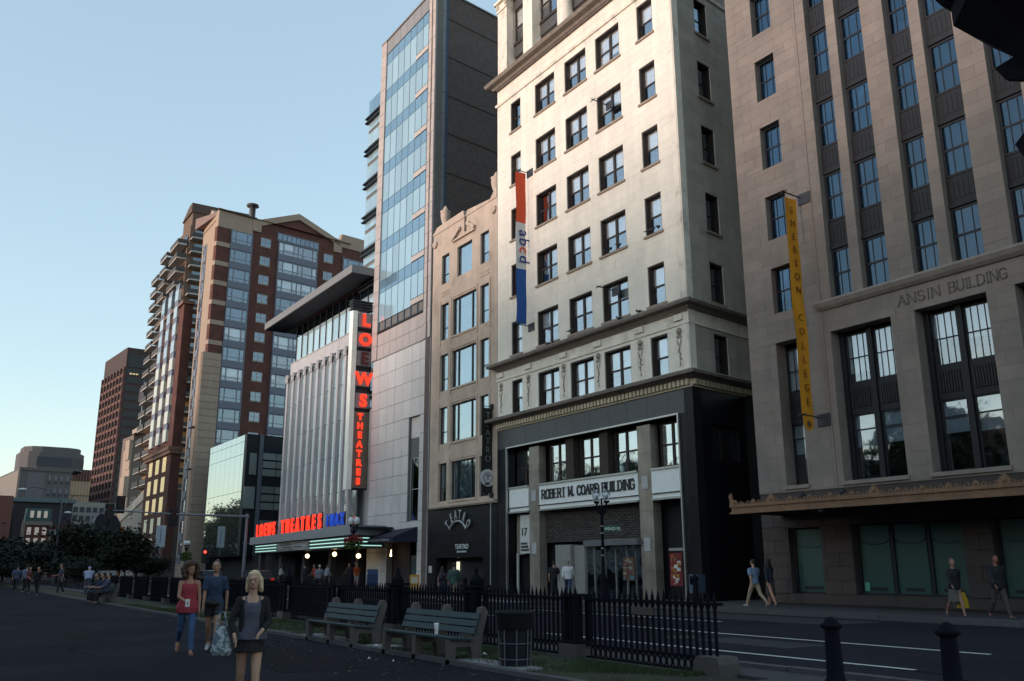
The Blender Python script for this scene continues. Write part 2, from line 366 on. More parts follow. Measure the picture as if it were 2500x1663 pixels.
# upper storeys with columns above the top cornice
upw = [(-44.4, 1.3), (-41.4, 1.95), (-38.0, 1.8), (-34.75, 1.8), (-31.4, 1.2)]
opsU = [(u, u+w_, 33.15, 42.6) for (u, w_) in upw]
wall('wall', LIMET, A, FRONT, A0, A1, 9.6, 33.1, opsA, .006, .4)
stones(A, FRONT, A0, A1, 13.95, 31.0, opsA, .46, 1.15, LIME, gap=.012, jit=.003)
stones(A, FRONT, A0, A1, 31.5, 32.5, [], .5, 1.25, LIME, gap=.012)
stones(A, FRONT, A0, A1, 10.35, 12.6, opsA, .45, 1.2, LIME, gap=.012)
wall('upper_wall', LIMET, A, FRONT, A0, A1, 33.1, 43, opsU, .55, .9)
sopsA = [(1.95, 3.05, z, z+WH) for z in rowsA]
wall('side_wall', LIMET, A, SA, 0, SL, 9.6, 43, sopsA, .006, .4)
LIMS = M('limestone_shaded_side', (.40, .37, .33), .88, var=.1, sc=1.3, isl=.09, streak=.12, bump=.12, bsc=12)  # limestone darkened in colour for the side turned from the light
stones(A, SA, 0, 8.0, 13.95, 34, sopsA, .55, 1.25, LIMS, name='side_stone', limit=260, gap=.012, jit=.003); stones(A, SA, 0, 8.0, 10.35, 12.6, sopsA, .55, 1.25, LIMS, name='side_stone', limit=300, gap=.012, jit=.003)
darkbox(A, FRONT, A0+.02, A1-2.6, 1.1, 12, 0, 42.5); darkbox(A, SA, 2.6, SL, .9, 9, 0, 42.5, name='side_core')
fpart('corner_bead', MB().tube((-.09, .0, 13.95), (-.09, .0, 32.5), .05, n=8).tube((-.09, 0, 10.4), (-.09, 0, 12.6), .05, n=8), LIMET, A, Fr(A1, 29))
sidepath = [(A0-.02, 29.35), (A0-.02, 29.0), (A1, 29.0), (A1-sin(radians(8.65))*9, 29+cos(radians(8.65))*9)]
def pr_(o, z0, z1, o2=None): o2 = o if o2 is None else o2; return [(-.1, z0), (o, z0), (o2, z1), (-.1, z1)]
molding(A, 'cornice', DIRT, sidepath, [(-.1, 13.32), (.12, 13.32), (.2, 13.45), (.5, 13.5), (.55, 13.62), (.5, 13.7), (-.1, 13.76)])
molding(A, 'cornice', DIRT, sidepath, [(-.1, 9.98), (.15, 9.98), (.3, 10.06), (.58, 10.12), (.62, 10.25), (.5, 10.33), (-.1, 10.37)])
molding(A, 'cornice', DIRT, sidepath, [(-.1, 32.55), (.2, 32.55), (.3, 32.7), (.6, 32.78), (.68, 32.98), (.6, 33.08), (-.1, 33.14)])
molding(A, 'string_course', LIMET, sidepath, pr_(.06, 12.62, 12.78)); molding(A, 'string_course', LIMET, sidepath, pr_(.08, 31.3, 31.46, .12))
molding(A, 'frieze', LIMET, sidepath, pr_(.02, 12.8, 13.3)); molding(A, 'frieze', GOLD, sidepath, pr_(.06, 9.6, 9.68))
for k in range(59): piece('dentil', GOLD, A, FRONT, A0+.1+k*.28, A0+.1+k*.28+.17, -.2, .05, 9.7, 9.96)
for k in range(22): piece('dentil', GOLD, A, SA, .02+k*.28, .02+k*.28+.17, -.2, .05, 9.7, 9.96)
mb = MB()
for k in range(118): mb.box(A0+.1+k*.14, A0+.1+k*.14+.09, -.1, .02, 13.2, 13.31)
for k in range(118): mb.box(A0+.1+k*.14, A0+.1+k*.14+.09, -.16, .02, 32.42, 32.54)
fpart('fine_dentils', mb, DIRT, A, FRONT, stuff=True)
# carved pilaster panels between the windows of the carved storey
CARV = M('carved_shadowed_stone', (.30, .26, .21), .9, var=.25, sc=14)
def carving(u):
    mb = MB()
    r = random.Random(int(u*10)); 
    mb.ell((.25, -.06, 1.72), (.17, .06, .13), 8, 5); mb.torus((.25, -.05, 1.72), .15, .03, n=10, k=4)
    for s_ in (-1, 1):
        mb.torus((.25+s_*.09, -.05, 1.45), .07, .022, n=8, k=4); mb.tube((.25+s_*.14, -.05, 1.3), (.25+s_*.05, -.05, 1.05), .025, .015, 5)
    for k in range(7): mb.ell((.25+r.uniform(-.1, .1), -.05, 1.1-k*.12), (.05, .035, .05), 6, 4)
    mb.tube((.25, -.05, .95), (.25, -.05, .15), .02, .012, 5); mb.ell((.25, -.05, .12), (.03, .03, .07), 6, 4)
    return mb
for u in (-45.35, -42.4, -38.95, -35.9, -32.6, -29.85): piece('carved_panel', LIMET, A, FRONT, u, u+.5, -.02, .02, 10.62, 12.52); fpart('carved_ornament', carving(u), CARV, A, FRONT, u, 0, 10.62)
for u in (-45.5, -42.5, -39.05, -36.0, -32.7, -29.95): piece('bracket_block', LIMET, A, FRONT, u, u+.66, -.12, 0, 12.85, 13.15)
SILLM = M('brown_stained_sill', (.30, .235, .19), .9, var=.15)
for (z, i) in zip(rowsA, range(6)):
    for (u, w_, pair) in colsA:
        win(A, FRONT, u, z, w_, WH, (1, 1) if pair else (1,), (.48,), ft=.1, v=.24, lin=.19, blind=(.9, .48, .54) if random.random() < .8 else (.9, .7, 1.0), sill=(SILLM if i else None))
    win(A, SA, 1.95, z, 1.1, WH, (1,), (.48,), ft=.08, v=.24, lin=.19, blind=(.1, .3, .5), gm=GLD, sill=(SILLM if i else None))
for (u, w_) in upw:
    for z, h_ in ((33.15, 1.55), (35.7, 2.6), (39.3, 2.5)):
        win(A, FRONT, u, z, w_, h_, (1, 1) if w_ > 1.5 else (1,), (.45,), ft=.11, v=.7, blind=(.9, .45, .6)); piece('spandrel', GRANG, A, FRONT, u, u+w_, .64, .85, z+h_, z+h_+1.0)
        piece('spandrel_rail', BROWN, A, FRONT, u, u+w_, .56, .64, z+h_+.8, z+h_+1.0)
for u0_, u1_ in ((-45.5, -44.4), (-42.45, -41.42), (-30.1, -29.0)):
    piece('pilaster', LIMET, A, FRONT, u0_, u1_, .0, .6, 33.5, 41); piece('pilaster_base', LIMET, A, FRONT, u0_-.1, u1_+.1, -.1, .6, 33.14, 33.5)
    fpart('capital', MB().box(-.08, 1.12, -.08, .5, 0, .15).box(0, 1.05, -.04, .5, .15, .6).box(-.2, 1.25, -.22, .5, .6, .8).torus((.05, -.08, .42), .13, .05, n=10, k=5).torus((1.0, -.08, .42), .13, .05, n=10, k=5), LIMET, A, FRONT, u0_, 0, 38.4)
for u in (-38.3, -35.0, -31.75):
    fpart('column', MB().lathe([(.56, 0), (.56, .12), (.5, .2), (.52, .3), (.44, .42), (.43, 5), (.4, 7.6)], (0, .3, 0), 20), LIMET, A, FRONT, u, 0, 33.14)
# black granite base
opB = [(-44.42, -29.97, -1, 8.45)]
wall('base_wall', GRAN, A, FRONT, A0, A1, 0, 9.6, opB, .03, .5)
stones(A, FRONT, A0, A1, 8.45, 9.58, [], 1.13, 1.5, GRANG, name='granite_panel', gap=.012, jit=.002)
stones(A, FRONT, A0, -44.42, .1, 8.45, [], 1.1, 1.13, GRAN, name='granite_panel', gap=.01); stones(A, FRONT, -29.97, A1, .1, 8.45, [], 1.1, 1.0, GRAN, name='granite_panel', gap=.01)
wall('side_base_wall', GRAN, A, SA, 0, SL, 0, 9.6, [(1.2, 3.5, 6.35, 8.0)], .0, .5)
win(A, SA, 1.2, 6.35, 2.3, 1.65, (1, 1), (.5,), fm=BROWN, gm=GLD, v=.25)
SILV = M('steel_trim', (.45, .44, .42), .35, .8, var=.08); BRZ = M('worn_bronze_cladding', (.28, .24, .20), .4, .35, var=.3, sc=1.2, streak=.28, isl=.1)
for a in ((-44.5, -29.9, 8.42, 8.5), (-44.5, -44.42, 0, 8.42), (-29.97, -29.89, 0, 8.42)): piece('frame_trim', SILV, A, FRONT, a[0], a[1], -.1, .02, a[2], a[3])
for u in (-42.35, -33.0):
    for k in range(6): piece('pier_cladding', BRZ, A, FRONT, u, u+.95, .1, .6, k*1.38, k*1.38+1.37)
    for z in (2.3, 5.2): piece('plaque', M('pale_plaque', (.42, .42, .42), .7), A, FRONT, u+.25, u+.68, .06, .1, z, z+.62)
UV = M('brown_recess_wall', (.05, .038, .03), .8, var=.2)
piece('recess_wall', UV, A, FRONT, -44.42, -29.97, .95, 1.05, 5.9, 8.45)
for (u, w_) in ((-44.35, 1.9), (-41.0, 1.85), (-38.2, 1.95), (-35.3, 1.9), (-31.9, 1.8)): win(A, FRONT, u, 6.15, w_, 2.15, (1, 1), (.5,), ft=.1, v=.6, blind=(.8, .45, 1), bm=CURT, gm=Mglass('window_glass_bright', .42))
for u in (-39.05, -36.15): piece('recess_pier', UV, A, FRONT, u, u+.7, .25, .9, 6.05, 8.43)
WP = M('white_sign_panel', (.8, .82, .8), .6, var=.05); 
for (a, b) in ((-44.36, -42.38), (-41.3, -33.02), (-32.03, -30.0)):
    piece('sign_panel', WP, A, FRONT, a, b, .05, .2, 4.95, 6.03); piece('sign_panel', WP, A, FRONT, a, b, .08, .2, 4.72, 4.92); piece('sign_rail', BLACKP, A, FRONT, a, b, .0, .2, 4.92, 4.95)
    piece('sign_rail', SILV, A, FRONT, a, b, -.02, .2, 6.03, 6.12); piece('sign_rail', SILV, A, FRONT, a, b, -.02, .2, 4.62, 4.72)
BRICKD = M('dark_brick', (.075, .066, .06), .9, var=.15, isl=.2)
stones(A, FRONT, -41.4, -33.0, 2.9, 4.62, [], .115, .42, BRICKD, name='brick', v0=.55, v1=.7, gap=.03, limit=300)
piece('lobby_back_wall', M('lobby_dark', (.02, .02, .024), .8), A, FRONT, -44.4, -30, 1.0, 1.1, 0, 4.7)
piece('lobby_wall', M('lobby_pale_wall', (.26, .25, .235), .8), A, FRONT, -40.2, -38.85, .3, .9, 0, 2.75); piece('lobby_wall', MC['lobby_pale_wall'], A, FRONT, -38.8, -37.9, .5, .95, 0, 2.7)
fpart('entrance_canopy', MB().prism([(-38.0, .5), (-34.6, -.35), (-33.0, -.15), (-33.0, .9), (-38, .9)], 2.62, 2.92), M('canopy_grey', (.13, .13, .135), .6), A, FRONT)
for u in (-37.9, -37.2, -36.35, -35.5, -34.65, -34.0): piece('door_mullion', SILV, A, FRONT, u, u+.05, .55, .62, .05, 2.62)
piece('door_glazing', GLD, A, FRONT, -37.9, -33.1, .6, .61, .05, 2.6)
POST = [M('poster_'+n_, c, .6) for n_, c in (('red', (.16, .02, .02)), ('yellow', (.4, .22, .03)), ('white', (.5, .5, .5)), ('teal', (.05, .2, .24)), ('orange', (.45, .14, .03)), ('brown', (.14, .08, .055)), ('cream', (.35, .3, .22)))]
def poster(T, fr, u, v, z, w_, h, seed, cols, name='poster'):
    r = random.Random(seed); mb = MB(); mb.box(0, w_, 0, .02, 0, h); nn = 40
    for i in range(int(nn)):
        mb.k = r.randrange(len(cols)); x = r.uniform(0, w_*.7); z_ = r.uniform(0, h*.85); mb.box(x, min(w_, x+r.uniform(.06, .3)*w_), -.004-i*.0006, 0, z_, min(h, z_+r.uniform(.02, .12)*h))
    return fpart(name, mb, cols, T, fr, u, v, z)
poster(A, FRONT, -34.85, .5, .95, .85, 1.1, 4, [POST[5], POST[0], POST[6], POST[3]]); poster(A, FRONT, -31.2, .2, .75, .8, 1.45, 8, [POST[0], POST[4], POST[2], POST[5], POST[1]])
piece('poster_case', SILV, A, FRONT, -31.25, -30.3, .22, .3, 2.3, 2.42)
piece('hanging_sign_board', M('white_board', (.6, .6, .57), .6), A, FRONT, -43.6, -42.4, .3, .34, 2.35, 4.5); piece('lit_blind', M('beige_blind', (.32, .29, .24), .9), A, FRONT, -44.4, -43.6, .6, .65, 2.3, 4.6)
TXD = M('dark_lettering', (.05, .05, .055), .6)
for s_, z, sz in (('17', 3.35, .62), ('action for', 2.85, .2), ('community', 2.68, .2), ('development', 2.5, .19)):
    fpart('lettering', textmesh(s_, sz, .02, .006, TXD, sx=.8 if sz < .5 else 1), None, A, FRONT, -43.5, .28, z)
piece('door_post', M('cream_post', (.5, .48, .42), .7), A, FRONT, -43.68, -43.58, .1, .2, .1, 2.35)
# slab-serif lettering built stroke by stroke
SER = {'R': ([((0, 0), (0, 1)), ((0, 1), (.45, 1)), ((.45, 1), (.62, .9)), ((.62, .9), (.62, .62)), ((.62, .62), (.45, .52)), ((.45, .52), (0, .52)), ((.35, .52), (.68, 0))], [(0, 0), (.7, 0), (0, 1)], .72),
 'O': ([((.2, 0), (0, .25)), ((0, .25), (0, .75)), ((0, .75), (.2, 1)), ((.2, 1), (.5, 1)), ((.5, 1), (.7, .75)), ((.7, .75), (.7, .25)), ((.7, .25), (.5, 0)), ((.5, 0), (.2, 0))], [], .72),
 'B': ([((0, 0), (0, 1)), ((0, 1), (.45, 1)), ((.45, 1), (.58, .88)), ((.58, .88), (.58, .62)), ((.58, .62), (.45, .53)), ((0, .53), (.45, .53)), ((.45, .53), (.65, .42)), ((.65, .42), (.65, .12)), ((.65, .12), (.5, 0)), ((.5, 0), (0, 0))], [(0, 0), (0, 1)], .68),
 'E': ([((0, 0), (0, 1)), ((0, 1), (.6, 1)), ((0, .5), (.42, .5)), ((0, 0), (.62, 0))], [(0, 0), (0, 1)], .66),
 'T': ([((.33, 0), (.33, 1)), ((0, 1), (.66, 1))], [(.33, 0)], .66), 'M': ([((.05, 0), (.05, 1)), ((.05, 1), (.42, .2)), ((.42, .2), (.8, 1)), ((.8, 1), (.8, 0))], [(.05, 0), (.8, 0), (.05, 1), (.8, 1)], .85),
 'C': ([((.65, .8), (.5, 1)), ((.5, 1), (.2, 1)), ((.2, 1), (0, .75)), ((0, .75), (0, .25)), ((0, .25), (.2, 0)), ((.2, 0), (.5, 0)), ((.5, 0), (.66, .2))], [], .66),
 'A': ([((0, 0), (.36, 1)), ((.36, 1), (.72, 0)), ((.13, .35), (.6, .35))], [(0, 0), (.72, 0)], .72), 'D': ([((0, 0), (0, 1)), ((0, 1), (.4, 1)), ((.4, 1), (.68, .75)), ((.68, .75), (.68, .25)), ((.68, .25), (.4, 0)), ((.4, 0), (0, 0))], [(0, 0), (0, 1)], .7),
 'U': ([((0, 1), (0, .2)), ((0, .2), (.18, 0)), ((.18, 0), (.5, 0)), ((.5, 0), (.68, .2)), ((.68, .2), (.68, 1))], [(0, 1), (.68, 1)], .7), 'I': ([((.1, 0), (.1, 1))], [(.1, 0), (.1, 1)], .2),
 'L': ([((0, 0), (0, 1)), ((0, 0), (.58, 0))], [(0, 0), (0, 1)], .6), 'N': ([((0, 0), (0, 1)), ((0, 1), (.68, 0)), ((.68, 0), (.68, 1))], [(0, 0), (0, 1), (.68, 1)], .7),
 'G': ([((.65, .8), (.5, 1)), ((.5, 1), (.2, 1)), ((.2, 1), (0, .75)), ((0, .75), (0, .25)), ((0, .25), (.2, 0)), ((.2, 0), (.5, 0)), ((.5, 0), (.68, .15)), ((.68, .15), (.68, .45)), ((.68, .45), (.4, .45))], [], .7),
 'S': ([((.58, .82), (.42, 1)), ((.42, 1), (.15, 1)), ((.15, 1), (0, .8)), ((0, .8), (.1, .57)), ((.1, .57), (.5, .43)), ((.5, .43), (.6, .2)), ((.6, .2), (.42, 0)), ((.42, 0), (.15, 0)), ((.15, 0), (0, .18))], [], .62), '.': ([((.05, .03), (.05, .1))], [], .15)}
def serif(T, fr, s_, u, v, z, H, W, t, mat, depth=.05, track=.22):
    tot = sum((SER[c][2]+track) if c != ' ' else .5 for c in s_)-track; k = W/tot; x = u
    for c in s_:
        if c == ' ': x += .5*k; continue
        st, sf, w_ = SER[c]; mb = MB()
        for a, b in st:
            p, q = Vector((a[0]*k, 0, a[1]*H)), Vector((b[0]*k, 0, b[1]*H)); d = (q-p); l = d.length; d.normalize(); nn = Vector((-d.z, 0, d.x))
            th = t*(1.15 if abs(d.z) > .6 else .7); mb.obox((p+q)/2, d*(l/2+th*.45), Vector((0, depth/2, 0)), nn*th/2)
        for a in sf: mb.box(a[0]*k-t*1.05, a[0]*k+t*1.05, -depth/2, depth/2, a[1]*H-t*.32, a[1]*H+t*.32)
        fpart('letter', mb, mat, T, fr, x, v, z); x += (w_+track)*k
serif(A, FRONT, 'ROBERT M. COARD BUILDING', -41.0, .02, 5.27, .46, 7.75, .068, TXD)
# banners and brackets on building A and its neighbours
STEEL = M('dark_bracket_steel', (.05, .05, .06), .5, .5)
def bracket(T, x, z, L=1.1, y=29.0):
    return part('banner_bracket', MB().box(x-.05, x+.55, y-.06, y, z-.35, z+.12).tube((x, y, z), (x, y-L, z+.05), .03, n=6).tube((x-.25, y-L+.15, z+.03), (x+.15, y-L+.15, z+.07), .025, n=6), STEEL, T, -T.location)
bracket(A, -34.3, 26.3); bracket(A, -34.3, 13.0+2.6)
def cloth(x, ya, yb, z0, z1, nseg=24, amp=.05, seed=0, tail=None):
    r = random.Random(seed); ph = r.uniform(0, 6); V = []; F = []
    nx = 6
    for j in range(nseg+1):
        z = z0+(z1-z0)*j/nseg
        for i in range(nx+1):
            t = i/nx; y = ya+(yb-ya)*t; V.append((x+amp*sin(ph+t*5+z*1.1)*(.4+.6*sin(z*.7)**2), y+.02*sin(z*2), z))
    for j in range(nseg):
        for i in range(nx): F.append((j*(nx+1)+i, j*(nx+1)+i+1, (j+1)*(nx+1)+i+1, (j+1)*(nx+1)+i))
    nV = len(V); V2 = V+[(a+.012, b, c) for a, b, c in V]; F2 = F+[tuple(i+nV for i in reversed(f)) for f in F]
    return MB().add(V2, F2, True)
RED = M('orange_red_cloth', (.62, .085, .03), .8, var=.05); WHT = M('white_cloth', (.6, .6, .6), .8, var=.04); BLU = M('royal_blue_cloth', (.02, .09, .32), .8, var=.05)
t = thing('vertical_banner', 'long red, white and blue banner lettered abcd on the pale stone building', 'banner', (-42.05, 29, 15))
for nm, m_, a, b in (('blue_field', BLU, 15.5, 18.9), ('white_field', WHT, 18.9, 21.85), ('red_field', RED, 21.85, 25.15)): part(nm, cloth(-42.05, 28.08, 28.8, a, b, 14, .03, 3), m_, t, -t.location)
for z in (25.25, 15.42): bracket(t, -42.05, z, 1.15)
SF = Fr(-42.05, 28.8, -90)   # text reads downward on the +X face
def sideword(T, s_, size, x, y, z, mat, rot=0, name='letter', bold=.004, face=1):
    me = textmesh(s_, size, .015, bold, mat, align='CENTER'); o = part(name, me, None, T)
    o.matrix_local = Matrix.Translation(Vector((x, y, z))-T.location) @ Matrix.Rotation(radians(90), 4, 'Z') @ Matrix.Rotation(radians(rot), 4, 'Y'); return o
for ch, z, m_ in (('a', 21.15, BLU), ('b', 20.6, BLU), ('c', 20.08, RED), ('d', 19.5, BLU)): sideword(t, ch, 1.05, -41.95, 28.28, z, M('navy_print', (.03, .05, .2), .8) if m_ is BLU else RED, 90)
t = thing('vertical_banner', 'narrow golden yellow college banner hanging on the grey stone building', 'banner', (-22.2, 29, 7))
YEL = M('golden_cloth', (.62, .26, .015), .8, var=.06)
part('cloth', cloth(-22.2, 28.0, 28.68, 7.25, 16.25, 30, .035, 5), YEL, t, -t.location)
part('cloth_tail', MB().prism([(28.02, 7.2), (28.66, 7.2), (28.6, 6.75), (28.34, 6.62), (28.06, 6.8)], -22.2, -22.185, 'x'), YEL, t, -t.location)
sideword(t, '*', .7, -22.17, 28.34, 6.55, TXD)
for i, ch in enumerate('EMERSON COLLEGE'):
    if ch != ' ': sideword(t, ch, .42, -22.13, 28.34, 15.55-i*.567, M('brown_print', (.16, .05, .01), .8), name='letter', bold=-.004)
for z in (16.42, 7.2): bracket(t, -22.2, z, 1.1)
# pigeons on the sills
PIG = M('pigeon_feathers', (.05, .05, .06), .8, isl=.3)
pm = MB().ell((0, 0, .12), (.14, .07, .07), 8, 6).ell((.13, 0, .2), (.045, .04, .045), 7, 5).tube((.1, 0, .13), (.13, 0, .2), .045, .03, 6).tube((-.1, 0, .12), (-.26, 0, .09), .04, .015, 5).tube((.17, 0, .2), (.2, 0, .195), .012, .004, 4).tube((.02, .02, .07), (.02, .02, 0), .008, n=4).tube((.02, -.02, .07), (.02, -.02, 0), .008, n=4).mesh('pigeon', PIG)
for (x, z, n_) in ((-31.2, 17.7, 'third'), (-30.95, 17.7, ''), (-30.5, 17.7, ''), (-34.7, 17.7, ''), (-34.2, 17.7, ''), (-33.5, 17.7, ''), (-37.8, 14.02, ''), (-39.9, 13.74, ''), (-39.4, 13.74, ''), (-33.6, 13.74, ''), (-32.1, 13.74, '')):
    o = part('pigeon', pm, None, None, (x, 28.8 if z > 13.9 else 28.75, z+.03), rnd(0, 6.28)); o['label'] = 'small dark pigeon perched on a ledge of the pale stone building'; o['category'] = 'pigeon'; o['group'] = 'pigeons on the ledges'
# ================================================================ building B: grey-brown stone building on the right
ANS = M('brown_grey_ashlar', (.235, .192, .17), .88, var=.08, sc=1.2, isl=.07, streak=.07, bump=.15, bsc=14, col2=(.205, .172, .155), c2sc=.5)
ANT = M('brown_grey_trim', (.22, .182, .162), .88, var=.14, sc=3, streak=.1); SPN = M('black_cast_spandrel', (.008, .008, .012), .55, var=.15)
B = thing('ashlar_office_building', 'tall grey-brown ashlar building with long pilasters and ANSIN BUILDING lettering', 'building', (-15, 29, 0))
B0, B1 = -25.46, -4.2
FB = FRONT
op_left = [(-23.98, -22.92, z, z+1.98) for z in (11.83, 15.08, 18.36, 21.62, 24.9, 28.15)]
bays = [(-21.15+3.57*i+d, w_) for i in range(5) for d, w_ in ((0, 1.0), (1.45, 1.15))]
op_bay = [(u, u+w_, 11.78, 34) for u, w_ in bays]
op_big = [(-24.03, -22.97, 4.7, 10.57)]+[(-21.33+3.58*i, -21.33+3.58*i+2.63, 4.68, 10.48) for i in range(5)]
op_g = [(-24.15, -22.62, .57, 3.05)]+[(a, b, .57, 3.08) for a, b in ((-21.25, -17.0), (-16.0, -11.8), (-10.8, -6.6))]
ops = op_left+op_bay+op_big
wall('wall', ANT, B, FB, B0, B1, 4.45, 34, ops, .006, .6)
stones(B, FB, B0, B1, 12.1, 27.5, ops, .47, 1.05, ANS, limit=170, v1=.1, gap=.011, jit=.004); stones(B, FB, B0, -21.75, 4.5, 11.9, ops, .47, 1.05, ANS, limit=225, v1=.1, gap=.011, jit=.004)
stones(B, FB, -21.62, B1, 4.5, 11.3, ops, .47, 1.05, ANS, limit=300, v1=.1, gap=.011, jit=.004)
wall('ground_wall', M('brown_base_stone', (.06, .048, .046), .85, var=.14, sc=2), B, FB, B0, B1, .2, 4.45, op_g, .04, .6)
stones(B, FB, B0, B1, .57, 3.6, op_g, .5, 1.2, M('brown_base_block', (.065, .053, .05), .85, var=.12, isl=.1), name='base_block', limit=120)
piece('plinth', M('black_plinth', (.012, .01, .01), .6), B, FB, B0, B1, -.06, .3, 0, .22)
darkbox(B, FB, B0+.05, B1, 1.4, 16, 0, 33.5); fpart('end_wall', MB().box(B0, B0+.3, .75, 18, 0, 34), ANT, B, FB)
# ledge and inscription
molding(B, 'ledge', ANT, [(-21.66, 29.1), (-21.66, 29.0), (B1, 29.0)], [(-.1, 11.38), (.06, 11.38), (.16, 11.5), (.22, 11.66), (.16, 11.76), (-.1, 11.8)])
piece('groove_strip', ANT, B, FB, -21.7, -21.62, -.03, .1, 4.5, 34)
serif(B, FB, 'ANSIN', -18.32, -.012, 10.76, .36, 1.62, .036, M('incised_lettering', (.12, .1, .09), .9), .02); serif(B, FB, 'BUILDING', -16.35, -.012, 10.76, .36, 2.0, .036, MC['incised_lettering'], .02)
wk = dict(fm=BLACKP, gm=GLB, fd=.06)
for z in (11.83, 15.08, 18.36, 21.62, 24.9, 28.15): win(B, FB, -23.98, z, 1.06, 1.98, (1,), (.5,), 2, .07, v=.26, blind=(1, .97, 1), bm=CURT, **wk)
for u, w_ in bays:
    for z in (11.78, 15.02, 18.26, 21.5, 24.75, 28.0):
        win(B, FB, u, z, w_, 2.05, (1,), (.5,), 2, .09, v=.3, blind=(.95, .97, 1) if random.random() < .8 else (1, .4, .6), bm=CURT, **wk)
        piece('spandrel', SPN, B, FB, u, u+w_, .27, .45, z+2.1, z+3.2); piece('spandrel_rail', SPN, B, FB, u, u+w_, .22, .3, z+2.06, z+2.2)
        mb = MB(); 
        for k in range(5): mb.box(u+.12+k*(w_-.24)/5, u+.12+(k+.8)*(w_-.24)/5, .255, .29, z+2.35, z+3.05)
        fpart('spandrel_flute', mb, SPN, B, FB, stuff=True)
wd = dict(fm=BLACKP, fd=.06)
def tall_bay(u, w_, two):
    ww = (w_-.62)/2 if two else w_
    for k in range(2 if two else 1):
        x = u+(.2+k*(ww+.22) if two else 0)
        win(B, FB, x, 8.42, ww, 1.95, (1,), (.5,), 3 if two else 2, .05, v=.62, blind=(.85, .5, 1), bm=BLIND, gm=Mglass('window_glass_soft', .16), **wd)
        piece('spandrel', SPN, B, FB, x, x+ww, .58, .75, 7.2, 8.42)
        mb = MB()
        for q in range(8): mb.box(x+.1+q*(ww-.2)/8, x+.1+(q+.7)*(ww-.2)/8, .54, .6, 7.45, 8.2)
        fpart('spandrel_flute', mb, SPN, B, FB, stuff=True)
        win(B, FB, x, 4.72, ww, 2.48, (1,), (.76,), 0, .06, v=.62, blind=(1, .46, .5), bm=M('pale_roller_blind', (.5, .54, .54), .9, isl=.1), gm=MC['window_glass_soft'], **wd)
    if two:
        for a, b in ((u, u+.2), (u+.2+ww, u+.42+ww), (u+w_-.2, u+w_)): piece('mullion_pier', SPN, B, FB, a, b, .5, .75, 4.68, 10.48)
tall_bay(-24.03, 1.06, False)
for i in range(5): tall_bay(-21.33+3.58*i, 2.63, True)
for a, b, z0, z1 in op_big: piece('sill', ANT, B, FB, a-.08, b+.08, -.08, .6, z0-.14, z0)
GRN = Mcurtain('green_tinted_shopfront', (.019, .066, .056), .05, (.5, .7, .75), .05, .08)
GRL = M('shopfront_green_shade', (.05, .16, .115), .8, var=.1)
for a, b, z0, z1 in op_g:
    n_ = 1 if b-a < 2 else 3; ww = (b-a)/n_
    for k in range(n_):
        piece('shop_window', GRN, B, FB, a+k*ww+.1, a+(k+1)*ww-.1, .34, .36, z0+.08, z1-.05)
        mb = MB(); mb.torus((a+(k+.5)*ww, .33, z1-.45), ww*.46, .018, a0=pi*1.08, a1=pi*1.92, n=14, k=4, sz=.45); fpart('swag_line', mb, BLACKP, B, FB)
        piece('shop_mullion', BLACKP, B, FB, a+k*ww-.02, a+k*ww+.1, .26, .4, z0, z1); piece('window_vinyl', BLACKP, B, FB, a+k*ww+.35, a+(k+1)*ww-.35, .325, .335, z0+.16, z0+.28)
    piece('shop_mullion', BLACKP, B, FB, b-.1, b+.02, .26, .4, z0, z1); piece('shop_rail', BLACKP, B, FB, a, b, .26, .4, z0-.04, z0+.08)
piece('small_notice', M('green_notice', (.1, .35, .28), .7), B, FB, -21.1, -20.9, .3, .32, .72, 1.02)
# the long bronze marquee
COP = M('tarnished_copper', (.19, .11, .065), .65, .15, var=.2, sc=4, streak=.1); 
mq = thing('theatre_marquee', 'long flat copper marquee with a crested rim over the right pavement', 'marquee', (-15, 26.2, 3.5))
MF = Fr(0, 26.2)
fpart('marquee_roof', MB().box(-24.3, B1, .1, 2.8, 3.6, 3.8), M('marquee_soffit', (.015, .013, .013), .8), mq, MF)
fpart('fascia', MB().box(-24.45, B1, 0, .1, 3.55, 3.86).box(-24.45, -24.35, .1, 2.8, 3.55, 3.86).box(-24.5, B1, -.05, 0, 3.78, 3.88).box(-24.5, B1, -.05, 0, 3.53, 3.6), COP, mq, MF)
for i in range(24):
    x = -24.2+i*.86; big = i % 5 == 2; s_ = 1.25 if big else .72
    mb = MB(); mb.prism([(-.16*s_, 0), (.16*s_, 0), (.15*s_, .1*s_), (.07*s_, .2*s_), (0, .25*s_), (-.07*s_, .2*s_), (-.15*s_, .1*s_)], -.02, .03, 'y').ell((0, -.02, .1*s_), (.06*s_, .035, .07*s_), 8, 5)
    for q in (-1, 1): mb.torus((q*.25, 0, .05), .06, .02, n=8, k=4)
    fpart('crest_ornament', mb, COP, mq, MF, x, 0, 3.88)
mb = MB()
for i in range(150): mb.prism([(0, 0), (.1, 0), (.05, .09)], -.01, .02, 'y'); mb.v[-6:] = [(p[0]-24.4+i*.134, p[1], p[2]+3.88) for p in mb.v[-6:]]
fpart('rim_teeth', mb, COP, mq, MF, stuff=True)
fpart('end_finial', MB().prism([(0, 0), (.22, 0), (.2, .12), (.1, .2), (.04, .45), (-.05, .35)], -.05, .05, 'y'), COP, mq, MF, -24.45, 0, 3.88)
for x in (-22.75, -20.9):
    part('marquee_floodlight', MB().box(-.09, .09, -.12, .12, 0, .1).tube((0, 0, .1), (0, 0, .35), .03, n=6).ell((0, 0, .42), (.11, .14, .13), 8, 6), BLACKP, mq, Vector((x, 28.3, 3.8))-mq.location)
